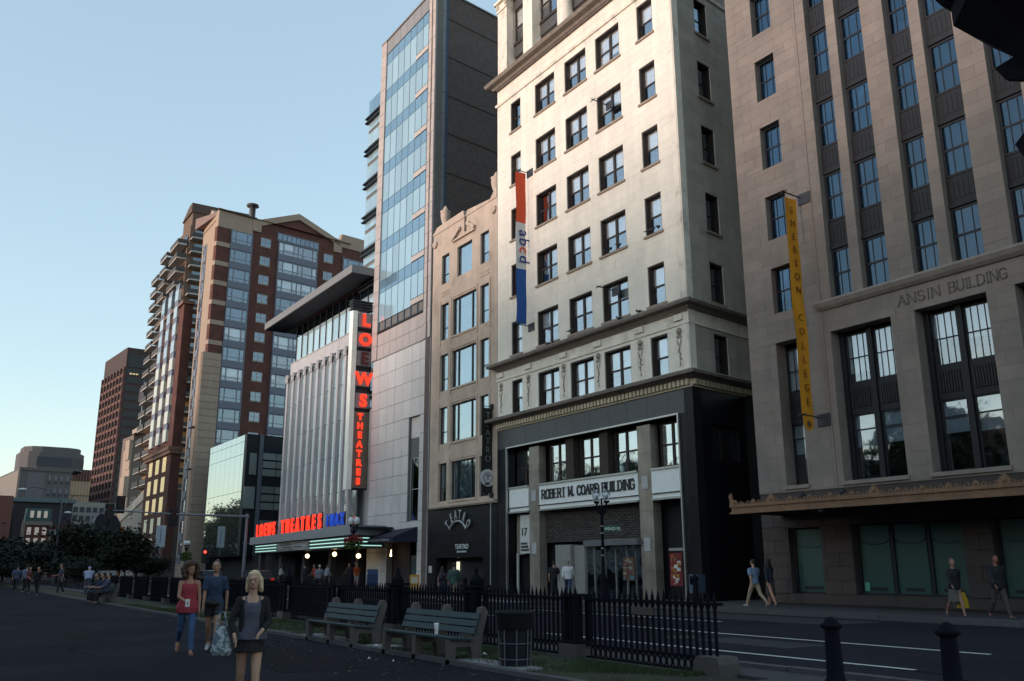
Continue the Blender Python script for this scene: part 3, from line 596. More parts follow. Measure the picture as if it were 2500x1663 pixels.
for x in (-20.4, -12.5): part('hanger_box', MB().box(-.12, .12, -.05, .05, -.12, 0), BLACKP, mq, Vector((x, 26.3, 3.55))-mq.location)
# alley gate between the two
ag = thing('alley_gate', 'dark barred gate closing the alley between black granite base and ashlar building', 'gate', (-27.3, 33, 0))
part('gate_panel', MB().box(-2.6, 1.9, .05, .12, 0, 9.6), M('alley_black', (.012, .012, .013), .7), ag)
for k in range(9): part('gate_bar', MB().tube((-1.6+k*.42, 0, 0), (-1.6+k*.42, 0, 4.2), .025, n=6), STEEL, ag)
# ================================================================ building C: tan stucco restaurant building
TAN = M('tan_stucco', (.49, .385, .315), .9, var=.13, sc=1.1, streak=.12, bump=.2, bsc=20, col2=(.25, .2, .165), c2sc=.55, c2t=(.56, .78)); TANT = M('tan_stucco_trim', (.50, .40, .33), .9, var=.12, sc=3, streak=.1)
C = thing('narrow_stucco_building', 'narrow tan stucco building with stone urns and black granite restaurant front', 'building', (-50, 29, 0))
C0, C1 = -54.22, -45.6
rC = [(5.82, 2.5), (9.6, 2.5), (13.22, 2.55), (16.82, 2.6), (20.9, 2.15)]
opC = []
for i, (z, h) in enumerate(rC):
    opC += [(-52.92, -51.85, z, z+h), (-47.66, -46.6, z, z+h)]
    opC.append((-51.3, -48.15, z, z+h) if i < 4 else (-50.72, -48.74, z, z+h))
wall('wall', TAN, C, FRONT, C0, C1, 5.5, 24.95, opC, .0, .45)
for i, (z, h) in enumerate(rC):
    for u in (-52.92, -47.66): win(C, FRONT, u, z, 1.07, h, (1,), (.33,), fm=BLACKP, ft=.06, v=.14, blind=(.9, .6, 1), gm=Mglass('window_glass_sky', .3, (.8, .85, .9), (.9, .97, 1)))
    if i < 4: win(C, FRONT, -51.3, z, 3.15, h, (.22, .56, .22), (), fm=BLACKP, ft=.08, v=.14, blind=(.95, .95, 1) if i else (.5, .9, 1), bm=CURT, gm=MC['window_glass_sky'])
    else: win(C, FRONT, -50.72, z, 1.98, h, (1,), (), fm=BLACKP, ft=.05, v=.14, blind=(1, .95, 1), bm=CURT, gm=MC['window_glass_sky'])
    for a in (-53.05, -51.55, -48.05, -46.5): 
        if i < 4: piece('thin_pilaster', TANT, C, FRONT, a, a+.12, -.05, 0, z-.4, z+h+.3)
    if i < 4: piece('spandrel_moulding', TANT, C, FRONT, -51.4, -48.05, -.04, 0, z+h+.12, z+h+.24); piece('window_ledge', TANT, C, FRONT, -51.4, -48.05, -.07, 0, z-.12, z)
for u in (-53.0, -47.75): 
    for dz in (0, .28): piece('relief_bar', TANT, C, FRONT, u, u+1.25, -.035, 0, 20.0+dz, 20.06+dz)
    for k in range(4): piece('relief_block', TANT, C, FRONT, u+.1+k*.3, u+.25+k*.3, -.03, 0, 20.08, 20.26)
fpart('parapet', MB().prism([(C0, 24.95), (C1, 24.95), (C1, 25.75), (-46.4, 25.1), (-49.35, 25.35), (-49.5, 25.05), (-49.75, 25.05), (-49.9, 25.5), (-53.6, 25.45), (C0, 24.95+.1)], -.05, .5, 'y'), TAN, C, FRONT)
fpart('broken_pediment', MB().obox((-50.75, -.12, 24.0), (.5, 0, .3), (0, .1, 0), (-.05, 0, .1)).obox((-48.75, -.12, 24.05), (.5, 0, -.3), (0, .1, 0), (.05, 0, .1)).box(-51.2, -48.3, -.16, 0, 23.55, 23.68).torus((-50.35, -.12, 24.3), .14, .05, n=10, k=5).torus((-49.15, -.12, 24.3), .14, .05, n=10, k=5), TANT, C, FRONT)
fpart('niche_slot', MB().box(-49.72, -49.52, -.06, -.04, 23.9, 25.0), M('stained_slot', (.1, .075, .06), .9), C, FRONT)
for x in (-53.85, -45.95): fpart('scroll_boss', MB().torus((0, -.08, 0), .2, .09, n=12, k=6).ell((0, -.08, 0), (.14, .1, .14), 8, 6), TANT, C, FRONT, x, 0, 24.2)
for x in (-52.85, -46.0): fpart('urn', MB().lathe([(.22, 0), (.26, .1), (.18, .2), (.3, .5), (.36, .9), (.34, 1.1), (.4, 1.18), (.2, 1.3), (.12, 1.5), (.05, 1.62)], (0, .2, 0), 14), TANT, C, FRONT, x, 0, 25.3)
darkbox(C, FRONT, C0+.02, C1-.02, 1.2, 14, 0, 24.6)
piece('sign_ledge', TANT, C, FRONT, C0+.4, C1, -.25, .1, 5.42, 5.56)
mb = MB()
for k in range(60): mb.box(C0+.5+k*.137, C0+.57+k*.137, -.2, 0, 5.34, 5.42)
fpart('ledge_dentils', mb, TANT, C, FRONT, stuff=True)
wall('base_wall', GRAN, C, FRONT, C0, C1, 0, 5.4, [(-53.1, -47.2, 0, 2.2)], .02, .5); stones(C, FRONT, C0, C1, .05, 5.35, [(-53.1, -47.2, 0, 2.2)], .62, 1.3, GRAN, name='granite_panel', gap=.012, jit=.001)
piece('lobby_back_wall', MC['lobby_dark'], C, FRONT, -53.1, -47.2, .8, .9, 0, 2.3)
piece('menu_board', MC['pale_plaque'], C, FRONT, -54.0, -53.6, -.04, 0, 1.25, 1.7); piece('lit_doorway_pane', M('warm_lit_pane', (.5, .5, .4), .6, emit=(1, .95, .7), es=.8), C, FRONT, -51.6, -51.3, .7, .78, 1.25, 1.95)
SLV = M('brushed_steel_letters', (.42, .43, .45), .4, .3)
fpart('sign_arch', MB().torus((-50.1, -.12, 3.15), 1.3, .06, a0=radians(38), a1=radians(142), n=20, k=6), SLV, C, FRONT)
for ch, a in zip('TEATRO', (140, 118, 99, 81, 62, 40)):
    me = textmesh(ch, .85, .05, .015, SLV, sx=.55, align='CENTER'); o = part('letter', me, None, C); x, z = -50.1+cos(radians(a))*1.42, 3.15+sin(radians(a))*1.42
    o.matrix_local = Matrix.Translation(Vector((x, 28.88, z))-C.location) @ Matrix.Rotation(radians(90-a), 4, 'Y')
for s_, z, sz in (('TEATRO', 2.72, .42), ('RISTORANTE', 2.5, .15)): fpart('lettering', textmesh(s_, sz, .03, .004, M('white_lettering', (.6, .62, .62), .5), sx=1.05 if sz > .3 else 1.35, align='CENTER'), None, C, FRONT, -49.65, -.06, z)
part('downpipe', MB().tube((0, 0, 0), (0, 0, 5.5), .03, n=6), SLV, C, Vector((-46.1, 28.85, 0))-C.location)
t = thing('vertical_banner', 'black vertical restaurant banner with pale round emblem on the tan building', 'banner', (-46.15, 29, 5.9))
part('cloth', cloth(-46.15, 28.27, 29.0, 5.9, 11.1, 12, .01, 9), M('black_cloth', (.018, .018, .02), .7), t, -t.location)
part('emblem_disc', MB().tube((-46.12, 28.64, 6.83), (-46.08, 28.64, 6.83), .52, n=28, sm=False), WHT, t, -t.location)
part('emblem_mark', MB().torus((-46.07, 28.64, 6.83), .3, .02, ax='x', n=18, k=4).box(-46.08, -46.06, 28.5, 28.8, 6.95, 7.0).box(-46.08, -46.06, 28.62, 28.67, 6.7, 7.0).box(-46.08, -46.06, 28.4, 28.75, 6.4, 6.5), TXD, t, -t.location)
for i, ch in enumerate('TEATRO'): sideword(t, ch, .55, -46.08, 28.64, 10.45-i*.53, M('grey_print', (.3, .3, .32), .7), bold=-.012)
for z in (11.2, 5.8): part('banner_bracket', MB().box(-46.2, -46.0, 28.8, 29, z-.15, z+.15).tube((-46.15, 29, z), (-46.15, 28.2, z), .025, n=6), STEEL, t, -t.location)
# ================================================================ building D: pale stone base and glass hotel tower
WST = M('pale_stone_panel', (.54, .525, .52), .75, var=.06, sc=1.5, isl=.05, streak=.05); WSJ = M('panel_joint', (.16, .155, .15), .9)
PNK = M('pink_stone_panel', (.42, .37, .36), .75, var=.06, sc=1.5, isl=.05); GRY = M('grey_stone_panel', (.22, .23, .25), .75, var=.05, isl=.06)
D = thing('glass_hotel_tower', 'slender tower of blue glass above a pale stone wall with a brown brick flank', 'tower', (-59, 29, 0))
D0, D1 = -64.0, -54.42
opD = [(-57.5, -55.8, 4.72, 12.1), (-60.6, -55.85, 0, 3.4)]
wall('wall', WSJ, D, FRONT, D0, D1, 0, 19.6, opD, .05, .5)
stones(D, FRONT, -63.3, -55.5, 17.5, 19.58, [], 1.04, 1.12, PNK, name='stone_panel', gap=.03, bond=0); stones(D, FRONT, D0, D1, 0, 17.45, opD, 1.32, 1.36, WST, name='stone_panel', gap=.03, bond=0)
for u0_, u1_, m_ in ((-64.3, -63.3, PNK), (-55.5, -54.42, PNK)): stones(D, FRONT, u0_, u1_, 17.5, 45.9 if u0_ < -60 else 52, [], 1.15, 1.2, m_, name='pier_panel', gap=.03, bond=0, v0=-.06, v1=.12)
wall('upper_wall', WSJ, D, FRONT, -64.3, D1, 19.6, 45.9, [], .12, .6)
stones(D, FRONT, -63.3, -54.42, 44.6, 45.9, [], 1.3, 1.25, GRY, name='parapet_panel', gap=.03, bond=0); piece('parapet_coping', GRY, D, FRONT, -64.3, D1, -.1, .6, 45.9, 46.05)
piece('coping_rail', SPN, D, FRONT, -63.3, -55.5, -.08, .1, 19.6, 19.75); piece('coping_rail', WSJ, D, FRONT, -63.3, -55.5, -.03, .08, 17.42, 17.5)
CW1 = Mcurtain('curtain_glass_spandrel', (.13, .235, .33), .34, (.46, .62, .74), .05); CW2 = Mcurtain('curtain_glass_vision', (.30, .43, .50), .30, (.56, .72, .80), .08)
ncol = 7; cw = 7.75/ncol
for f in range(8):
    zt = 44.55-f*3.43; zb = max(19.78, zt-3.43)
    for k in range(ncol):
        u = -63.27+k*cw; last = k >= ncol-2
        zz = zt-1.0
        if zz > zb: piece('glass_panel', CW1, D, FRONT, u+.02, u+cw-.02, .02, .06, zz+.02, zt-.02)
        lo = zb+(.0)
        if zz-.02 > lo: piece('glass_panel', CW2, D, FRONT, u+.02, u+cw-.02, .02+rnd(0, .004), .06, lo+(.5 if last and zb > 20 else .02), min(zz, zt)-.02)
        if last and zb > 20: piece('vent_panel', M('pinkish_vent_panel', (.45, .40, .38), .7), D, FRONT, u, u+cw, -.01, .05, lo+.06, lo+.46); piece('vent_shadow', SPN, D, FRONT, u, u+cw, .0, .05, lo+.46, lo+.52)
piece('glass_edge', SPN, D, FRONT, -55.6, -55.5, -.05, .1, 19.7, 44.6)
mb = MB()
for k in range(ncol+1): mb.box(-63.27+k*cw-.02, -63.27+k*cw+.02, -.0, .1, 19.75, 44.6)
fpart('mullions', mb, M('blue_grey_mullion', (.14, .2, .26), .5), D, FRONT, stuff=True)
# lower glass wing to the left, with dark sunshades
wall('wing_wall', WSJ, D, FRONT, -67.4, -64.3, 15, 42.1, [], .35, .9)
for f in range(9):
    zt = 42.1-f*3.14
    for k in range(3):
        u = -67.35+k*1.02
        piece('glass_panel', CW1, D, FRONT, u, u+1.0, .28, .34, zt-1.75, zt-.02) if f == 0 else piece('glass_panel', CW2, D, FRONT, u, u+1.0, .28, .34, zt-1.35, zt-.2)
        if f: piece('glass_panel', CW2, D, FRONT, u, u+1.0, .28, .34, zt-3.0, zt-1.4)
        else: piece('glass_panel', CW2, D, FRONT, u, u+1.0, .28, .34, zt-3.0, zt-1.9)
    for dz in (0, .42): piece('sunshade', BLACKP, D, FRONT, -67.5, -64.32, -.02, .28, zt-1.75-dz-.12+(0 if f else 0), zt-1.75-dz)
# flank: grey strip, dark line, brown brick
SD = Fr(D1, 29, SIDE)
BRNB = M('brown_brick_flank', (.125, .10, .096), .92, var=.1, sc=2.2, isl=0, bump=.4, bsc=8, col2=(.105, .085, .082), c2sc=3)
fpart('flank_wall', MB().box(0, 15, .06, .6, 0, 46.0), BRNB, D, SD)
stones(D, SD, 0, 1.0, 17.5, 46, [], 1.75, 1.0, GRY, name='flank_panel', gap=.03, bond=0); piece('blue_line', M('dark_blue_metal', (.03, .06, .12), .5), D, SD, 1.0, 1.2, -.02, .1, 17.5, 46)
for z in (30.55, 33.8, 37.0, 40.35, 43.7): piece('brick_course', M('dark_course', (.085, .07, .068), .9), D, SD, 1.2, 15, .0, .08, z-.05, z+.05)
mb = MB()
for j in range(150):
    z = 24+j*.148
    mb.box(1.2, 13, .05, .07, z, z+.132)
fpart('brick_courses', mb, BRNB, D, SD, stuff=True)
piece('flank_coping', GRY, D, SD, 0, 15, -.05, .6, 46.0, 46.12)
darkbox(D, FRONT, -67.3, -57.5, .95, 12, 0, 41.8); darkbox(D, FRONT, -64.2, -57.5, .9, 14, 41.8, 45.7, name='roof_core')
# recessed tall window and louvre in the pale wall
piece('recess_infill', WST, D, FRONT, -57.5, -56.0, .25, .4, 10.6, 12.1)
for k in range(14): piece('louvre', M('louvre_grey', (.2, .2, .2), .6), D, FRONT, -57.4, -56.05, .2, .32, 9.2+k*.1, 9.26+k*.1)
win(D, FRONT, -57.45, 4.75, 1.35, 4.4, (1,), (.5,), fm=SILV, gm=Mglass('black_window_glass', .3, (.12, .14, .17), (.9, .95, 1)), v=.2, ft=.06)
piece('recess_side', WST, D, FRONT, -56.05, -55.8, .2, .5, 4.72, 12.1)
piece('door_recess', MC['lobby_dark'], D, FRONT, -60.6, -55.85, .9, 1.0, 0, 3.4); piece('teal_door', M('teal_metal_door', (.03, .075, .09), .5), D, FRONT, -57.8, -56.0, .6, .66, .1, 2.4); piece('door_side', M('purple_brown_wall', (.045, .035, .04), .8), D, FRONT, -60.6, -57.9, .55, .65, .1, 3.4)
aw = thing('awning', 'dark navy fabric awning with pale lettering over the hotel side door', 'awning', (-58, 28.2, 3.3))
NAVY = M('navy_canvas', (.012, .014, .035), .8, var=.1)
fpart('canopy', MB().add([(-60.3, 29, 4.2), (-55.75, 29, 4.32), (-56.2, 27.35, 3.62), (-60.75, 27.35, 3.62), (-60.75, 27.35, 3.3), (-56.2, 27.35, 3.3), (-60.3, 29, 3.3), (-55.75, 29, 3.3)], [(0, 3, 2, 1), (3, 4, 5, 2), (0, 6, 4, 3), (1, 2, 5, 7), (4, 6, 7, 5), (0, 1, 7, 6)]), NAVY, aw, Fr(0, 0))
fpart('lettering', textmesh('The Ritz-Carlton Residences', .26, .01, .003, MC['grey_print'], sx=1.15, align='CENTER'), None, aw, Fr(0, 0), -58.5, 27.33, 3.38)
tl = thing('gas_torch', 'small flaming gas torch on the dark wall beside the hotel door', 'torch', (-59.3, 28.75, 1.9))
part('torch_bowl', MB().lathe([(.03, 0), (.03, .3), (.12, .4), (.14, .46)], n=10), STEEL, tl); part('flame', MB().add([(0, 0, .42), (.08, 0, .55), (.03, .05, .5), (-.05, .02, .62), (.02, 0, .98), (-.06, -.04, .5)], [(0, 1, 2), (1, 4, 2), (2, 4, 3), (3, 4, 5), (5, 4, 1), (0, 2, 3), (0, 3, 5), (0, 5, 1)]), M('flame', (.8, .5, .3), emit=(1, .62, .32), es=9), tl)
# ================================================================ building E: cinema with fins, glass band and roof slab
FIN = M('mauve_grey_stone', (.45, .43, .44), .75, var=.07, sc=1.5, isl=.06, streak=.05); SLB = M('slab_grey', (.20, .195, .20), .6, var=.06); 
E = thing('cinema_building', 'cinema building with tall stone fins, a glass band and projecting roof slab', 'cinema', (-75, 29, 0))
E0, E1 = -83.3, -64.35
wall('wall', FIN, E, FRONT, E0, E1, 4, 20.98, [], .55, 1.0)
stones(E, FRONT, E0, E1, 19.85, 20.95, [], 1.1, 1.5, FIN, name='stone_panel', gap=.02, v1=.6)
CWF = Mcurtain('fin_glass', (.3, .34, .35), .5, (.72, .8, .84), .12); CWB = Mcurtain('band_glass', (.45, .55, .57), .45, (.7, .85, .9), .1)
for k in range(11):
    u = -83.25+k*1.57
    if u > -66: break
    mb = MB().box(0, .42, -.35, .5, 4.6, 19.45)
    mb.prism([(0, -.35), (.1, -.5), (.32, -.5), (.42, -.35), (.42, .5), (0, .5)], 18.95, 19.75); fpart('fin', mb, FIN, E, FRONT, u, 0, 0)
    for j in range(5): piece('fin_glass_panel', CWF, E, FRONT, u+.46, u+1.55, -.16+rnd(0, .003), -.08, 4.6+j*3.0, 4.6+j*3.0+2.96)
    piece('fin_return', FIN, E, FRONT, u+.42, u+.46, -.2, .5, 4.6, 19.3)
for k in range(12):
    u = -82.5+k*1.52
    piece('glass_panel', CWB, E, FRONT, u+.02, u+1.48, .2, .26, 21.0, 23.5); piece('clerestory_pane', GLD, E, FRONT, u+.02, u+1.48, .2, .24, 23.55, 24.6); piece('clerestory_beam', M('timber_beam_lit', (.3, .2, .07), .7), E, FRONT, u+.5, u+1.4, .5, .9, 24.0, 24.35)
    piece('clerestory_mullion', BLACKP, E, FRONT, u-.04, u+.02, .12, .26, 21.0, 24.6)
piece('clerestory_rail', M('rust_rail', (.16, .06, .035), .7), E, FRONT, -82.5, E1, .1, .3, 24.6, 24.75); piece('sill_rail', FIN, E, FRONT, -83.3, E1, -.05, .5, 20.95, 21.02)
darkbox(E, FRONT, -82.4, E1-.1, 1.0, 20, 4, 24.6)
slab = MB(); slab.box(-86.0, E1+.02, -2.0, 8, 24.76, 25.42); fpart('roof_slab', slab, SLB, E, FRONT)
fpart('slab_soffit', MB().box(-85.9, E1, -1.9, .1, 24.72, 24.76), M('slab_soffit_dark', (.035, .035, .045), .7), E, FRONT)
# ground floor under the cinema marquee
piece('foyer_back_wall', MC['lobby_dark'], E, FRONT, -95, E1, 2.4, 2.6, 0, 4.3); piece('foyer_ceiling', MC['lobby_dark'], E, FRONT, -95, E1, .0, 2.5, 4.0, 4.2)
for u in (-90, -84, -78, -72, -66.5): piece('foyer_column', M('foyer_column', (.06, .06, .07), .5), E, FRONT, u, u+.5, .2, .7, 0, 4.1)
bl = thing('cinema_blade_sign', 'tall vertical cinema sign with red glowing letters LOEWS THEATRES', 'sign', (-64.4, 28.2, 7.4))
STS = M('stainless_painted_sheen', (.92, .88, .80), .5, .1, var=.1, sc=2); BPAN = M('brown_bulb_panel', (.24, .19, .16), .6, var=.1)  # near-white STS colour stands in for a bright reflection on the steel
NEON = M('red_neon', (.6, .02, .01), emit=(1, .035, .012), es=1.5); NEOFF = M('unlit_red_letter', (.12, .02, .02), .5)
BX = -64.4
def bpart(nm, mb, m_, stuff=False): return part(nm, mb, m_, bl, -bl.location, stuff=stuff)
bpart('sign_box', MB().box(BX-.55, BX, 27.68, 29.0, 7.4, 21.5), BLACKP); bpart('steel_edge', MB().box(BX-.6, BX+.06, 27.28, 27.68, 7.4, 21.6), STS)
bpart('rear_edge', MB().box(BX-.5, BX+.03, 29.0-.0, 29.45-.46, 7.5, 21.5), STEEL)
for i, (z, ch) in enumerate(zip((20.45, 18.85, 17.3, 15.65, 13.9), 'LOEWS')):
    piece('letter_panel', M('mauve_panel', (.26, .23, .24), .5), bl, Fr(0, 0), BX, BX+.04, 27.75, 28.95, z-.15, z+1.05)
    piece('panel_gap', SPN, bl, Fr(0, 0), BX-.05, BX+.1, 27.7, 29.0, z-.32, z-.17)
    sideword(bl, ch, 1.34, BX+.16, 28.38, z, NEOFF if ch == 'E' else NEON, bold=.055)
bpart('lower_panel', MB().box(BX, BX+.05, 27.72, 28.95, 7.55, 13.45), BPAN)
mb = MB()
for k in range(46): mb.box(BX+.05, BX+.07, 27.75, 28.92, 7.62+k*.126, 7.68+k*.126)
bpart('panel_ribs', mb, M('rib_brown', (.16, .12, .09), .6), True)
for i, ch in enumerate('THEATRES'): sideword(bl, ch, .66, BX+.17, 28.18, 12.82-i*.715, NEON, bold=.04)
for k in range(4): bpart('crown_rail', MB().box(BX-.7, BX+.15, 27.2, 29.0, 21.75+k*.22, 21.82+k*.22), STEEL)
for y in (27.4, 28.2, 28.9): bpart('crown_post', MB().box(BX-.2, BX-.12, y, y+.06, 21.5, 22.5), STEEL)
cm = thing('cinema_marquee', 'wide cinema marquee with grey fascia and pale green neon lines', 'marquee', (-75, 27, 3))
# marquee runs at a slight angle: frame from its left end
mL, mR = Vector((-91.0, 28.5)), Vector((-59.6, 25.7)); mang = math.degrees(atan2(mR.y-mL.y, mR.x-mL.x)); ML = (mR-mL).length; MQ = Fr(mL.x, mL.y, mang)
FAS = M('marquee_fascia_metal', (.27, .275, .30), .5, .2, var=.06)
fpart('fascia', MB().box(0, ML, 0, .12, 3.85, 4.55), FAS, cm, MQ); fpart('roof_deck', MB().box(0, ML, .12, 3.2, 4.3, 4.42), BLACKP, cm, MQ)
fpart('neon_board', MB().box(1.2, ML-.1, .35, .45, 3.0, 3.85).box(1.2, ML-.1, .45, 3.0, 2.98, 3.04), M('marquee_board', (.02, .035, .045), .4), cm, MQ)
RE = Fr(mR.x, mR.y, 105)
fpart('fascia', MB().box(0, 3.3, 0, .12, 3.85, 4.55), FAS, cm, RE); fpart('neon_board', MB().box(.3, 3.2, .3, .4, 3.0, 3.85), MC['marquee_board'], cm, RE)
NG = M('pale_green_neon', (.4, .6, .55), emit=(.55, 1, .88), es=.62)
for z in (3.14, 3.4, 3.66):
    for a, b in ((1.4, 9.6), (20.5, ML-.1)): fpart('neon_tube', MB().tube((a, .3, z), (b, .3, z), .035, n=6), NG, cm, MQ)
    fpart('neon_tube', MB().tube((.3, .25, z), (3.1, .25, z), .035, n=6), NG, cm, RE)
poster(cm, MQ, 10, .28, 3.05, 10.2, .78, 21, [M('film_grey', (.25, .24, .25), .5), POST[6], POST[5], M('film_dark', (.03, .03, .035), .5), M('film_pale', (.5, .5, .52), .5)], name='film_banner')
RN = M('red_channel_neon', (.6, .02, .01), emit=(1, .03, .012), es=1.5); BN = M('blue_channel_neon', (.02, .08, .6), emit=(.04, .16, 1), es=.18)
def word(s_, u0, u1, z, H, m_):
    n_ = len(s_); wd_ = (u1-u0)/n_
    for i, ch in enumerate(s_):
        if ch == ' ': continue
        fpart('letter_back', textmesh(ch, H*1.42, .05, .0, NEOFF, sx=.95, align='CENTER'), None, cm, MQ, u0+(i+.5)*wd_, .24, z-.02); o = fpart('letter', textmesh(ch, H*1.42, .12, .03, m_, sx=1.0, align='CENTER'), None, cm, MQ, u0+(i+.5)*wd_, .1, z)
        piece('letter_post', STEEL, cm, MQ, u0+(i+.45)*wd_, u0+(i+.5)*wd_, .3, .4, z-.1, z+H+.1)
word('LOEWS THEATRES', 1.8, 24.4, 4.6, 1.12, RN); word('IMAX', 25.0, 29.8, 4.66, .85, BN)
WARM = M('warm_globe', (1, .8, .5), emit=(1, .68, .32), es=5)
def globe(x, y, z, r_=.2, grp='globe lamps under the cinema marquee', lab='round glowing globe lamp hanging under the cinema marquee'):
    g_ = thing('pendant_lamp', lab, 'lamp', (x, y, z), group=grp); part('globe', MB().ell((0, 0, 0), (r_, r_, r_), 12, 8), WARM, g_); part('stem', MB().tube((0, 0, r_), (0, 0, r_+.35), .02, n=5), STEEL, g_)
for x, y, z, q in ((-72.6, 27.6, 2.55, 'leftmost of the bright globe lamps'), (-66.6, 27.5, 2.62, 'middle of the bright globe lamps'), (-63.0, 27.9, 2.45, 'rightmost of the bright globe lamps, nearest the white pier,'), (-69, 30.4, 1.95, 'lowest small globe lamp, deep in the entrance')): globe(x, y, z, .17 if z > 2 else .1, lab=q+' under the cinema marquee')
# ================================================================ building F: mirror-glass box
F_ = thing('mirror_glass_box', 'dark box building clad in mirror glass reflecting sky and trees', 'building', (-103, 29, 0))
G0, G1 = -111.1, -95.85
MIR = Mcurtain('mirror_panel', (.03, .035, .04), .8, (.78, .84, .85), .04, .015)
fpart('box_body', MB().box(G0, G1-3.6, .08, 22, 2.85, 15.7).box(G1-3.6, G1-.1, .08, .5, 2.85, 15.7), BLACKP, F_, FRONT)
for j, (a, b) in enumerate(((14.95, 15.7), (13.6, 14.95), (9.6, 13.6), (6.2, 9.6), (2.9, 6.2))):
    for k in range(8): piece('mirror_panel', MIR, F_, FRONT, G0+k*1.906+.02, G0+(k+1)*1.906-.02, 0, .07, a+.02, b-.02)
SG = Fr(G1, 29, SIDE)
fpart('side_wall', MB().box(0, 12, .02, .6, 2.85, 15.7), M('box_side_black', (.02, .024, .03), .45), F_, SG)
SC_ = Mcurtain('side_pane', (.28, .33, .32), .35, (.7, .8, .85), .12)
for z in (11.35, 7.75): piece('side_window', SC_, F_, SG, .45 if z > 10 else .05, 1.25, -.03, .02, z, z+2.3)
for u in (1.5, 5.0, 8.5): piece('side_column', M('blue_grey_column', (.13, .15, .18), .6), F_, SG, u, u+.42, -.1, .05, 2.85, 15.7)
for zb in (11.3, 7.7, 4.1):
    for k in range(3):
        for u in (2.0, 3.6, 5.5, 7.1): piece('side_window', SC_, F_, SG, u, u+1.5, -.02, .03, zb+k*.88, zb+k*.88+.7)
fpart('undercroft', MB().box(G0, E0, 1.5, 10, 0, 2.9), MC['lobby_dark'], F_, FRONT); fpart('infill_block', MB().box(G1, E0, 6.5, 12, 0, 15.0), M('infill_dark', (.03, .035, .042), .6), F_, FRONT)
# ================================================================ building H: brick apartment tower with grey window bays
RBR = M('red_brick', (.12, .050, .040), .9, var=.12, sc=2.5, bump=.3, bsc=10, col2=(.095, .042, .036), c2sc=.8); BEI = M('peach_precast', (.36, .275, .215), .85, var=.07, sc=2, isl=.05, streak=.06); BEJ = M('precast_joint', (.22, .15, .115), .9)
BGW = M('blue_grey_bay_metal', (.15, .165, .215), .55, var=.06); LFR = M('pale_window_frame', (.42, .43, .46), .6)
H = thing('brick_apartment_tower', 'tall red brick apartment tower with peach bands and blue-grey window bays', 'tower', (-118, 33, 0))
SH = Fr(-114.1, 29, SIDE)
fpart('side_wall', MB().box(1.5, 22.5, .1, .8, 10, 47.2), RBR, H, SH); fpart('brick_gable', MB().prism([(5.0, 47.1), (18.3, 47.1), (11.4, 49.8)], .12, .6, 'y'), RBR, H, SH)
fpart('gable_trim', MB().prism([(5.8, 47.2), (11.4, 49.55), (17.2, 47.6), (18.3, 47.2), (18.3, 48.2), (17.3, 48.35), (11.4, 50.45), (5.5, 48.0), (4.6, 48.0), (4.6, 46.2), (5.8, 46.2)], -.1, .7, 'y').box(17.2, 18.5, -.1, .7, 46.2, 48.1), BEI, H, SH)
fpart('top_band', MB().box(-.3, 4.6, -.02, .8, 45.6, 47.9).box(18.5, 23, -.02, .8, 47.2, 49.2), BEI, H, SH)
fpart('roof', MB().add([(.2, -.3, 47.95), (20, -.3, 47.95), (20, 9, 49.4), (.2, 9, 49.4), (.2, 9, 47.8), (20, 9, 47.8)], [(0, 1, 2, 3), (0, 4, 5, 1), (2, 5, 4, 3), (0, 3, 4), (1, 5, 2)]), M('pink_roof', (.22, .155, .145), .8), H, SH)
fpart('roof_edge', MB().box(-.5, 5, -.3, 0, 47.92, 48.06), M('roof_edge_dark', (.1, .07, .06), .8), H, SH)
part('roof_vent', MB().lathe([(.42, 0), (.42, 1.7), (.5, 1.75), (.85, 1.85), (.8, 2.1), (.3, 2.25)], (0, 0, 0), 14), M('vent_dark', (.05, .05, .055), .5), H, SH.pt(4.9, 1.2, 48.3)-H.location)
fl = [45.6-2.685*i for i in range(13)]
BFR = M('blue_grey_window_frame', (.22, .235, .27), .6)
def bay_win(u, w_, zt, big):
    cols = (.22, .56, .22) if not big else (.12, .26, .12, .12, .26, .12)
    win(H, SH, u+.08, zt-1.8, w_-.16, 1.75, cols, (.3,), fm=BFR, ft=.075, gm=GL if zt > 26 and random.random() < .7 else GLD, v=-.1, blind=(.62 if zt > 26 else .3, .35, 1), bm=CURT, fd=.1)
for bi, (u0, u1) in enumerate(((1.55, 4.65), (8.5, 14.65), (18.8, 22.4))):
    fpart('bay', MB().box(u0, u1, .08, .3, 10, 45.7).box(u0, u0+.09, -.15, .08, 10, 45.7).box(u1-.09, u1, -.15, .08, 10, 45.7), BGW, H, SH)
    piece('bay_void', DARKIN, H, SH, u0+.1, u1-.1, .055, .075, 10, 45.6)
    for zt in fl: bay_win(u0, u1-u0, zt, bi == 1); piece('bay_spandrel', BGW, H, SH, u0, u1, -.14, .08, zt-2.68, zt-1.8)
piece('attic_glazing', BGW, H, SH, 8.3, 14.8, .0, .12, 45.7, 46.9)
for k in range(9): piece('attic_pane', GLD, H, SH, 8.4+k*.7, 8.98+k*.7, -.04, 0, 45.9, 46.7)
for u in (5.9, 15.7):
    for zt in fl: win(H, SH, u, zt-1.25, 1.45, 1.2, (1, 1), (.5,), fm=LFR, ft=.05, gm=GLD, v=.0, blind=(.45, .4, 1), bm=CURT, fd=.1); piece('window_lintel', BEI, H, SH, u-.05, u+1.5, .04, .12, zt-1.38, zt-1.26)
for k in range(13):
    zt = 45.6-2.685*k
    if zt < 28.5: break
    piece('brick_band', RBR, H, SH, -.35, 1.5, .0, .8, zt-2.685+.62, zt); piece('peach_band', BEI, H, SH, -.4, 1.5, -.06, .8, zt-2.685, zt-2.685+.6)
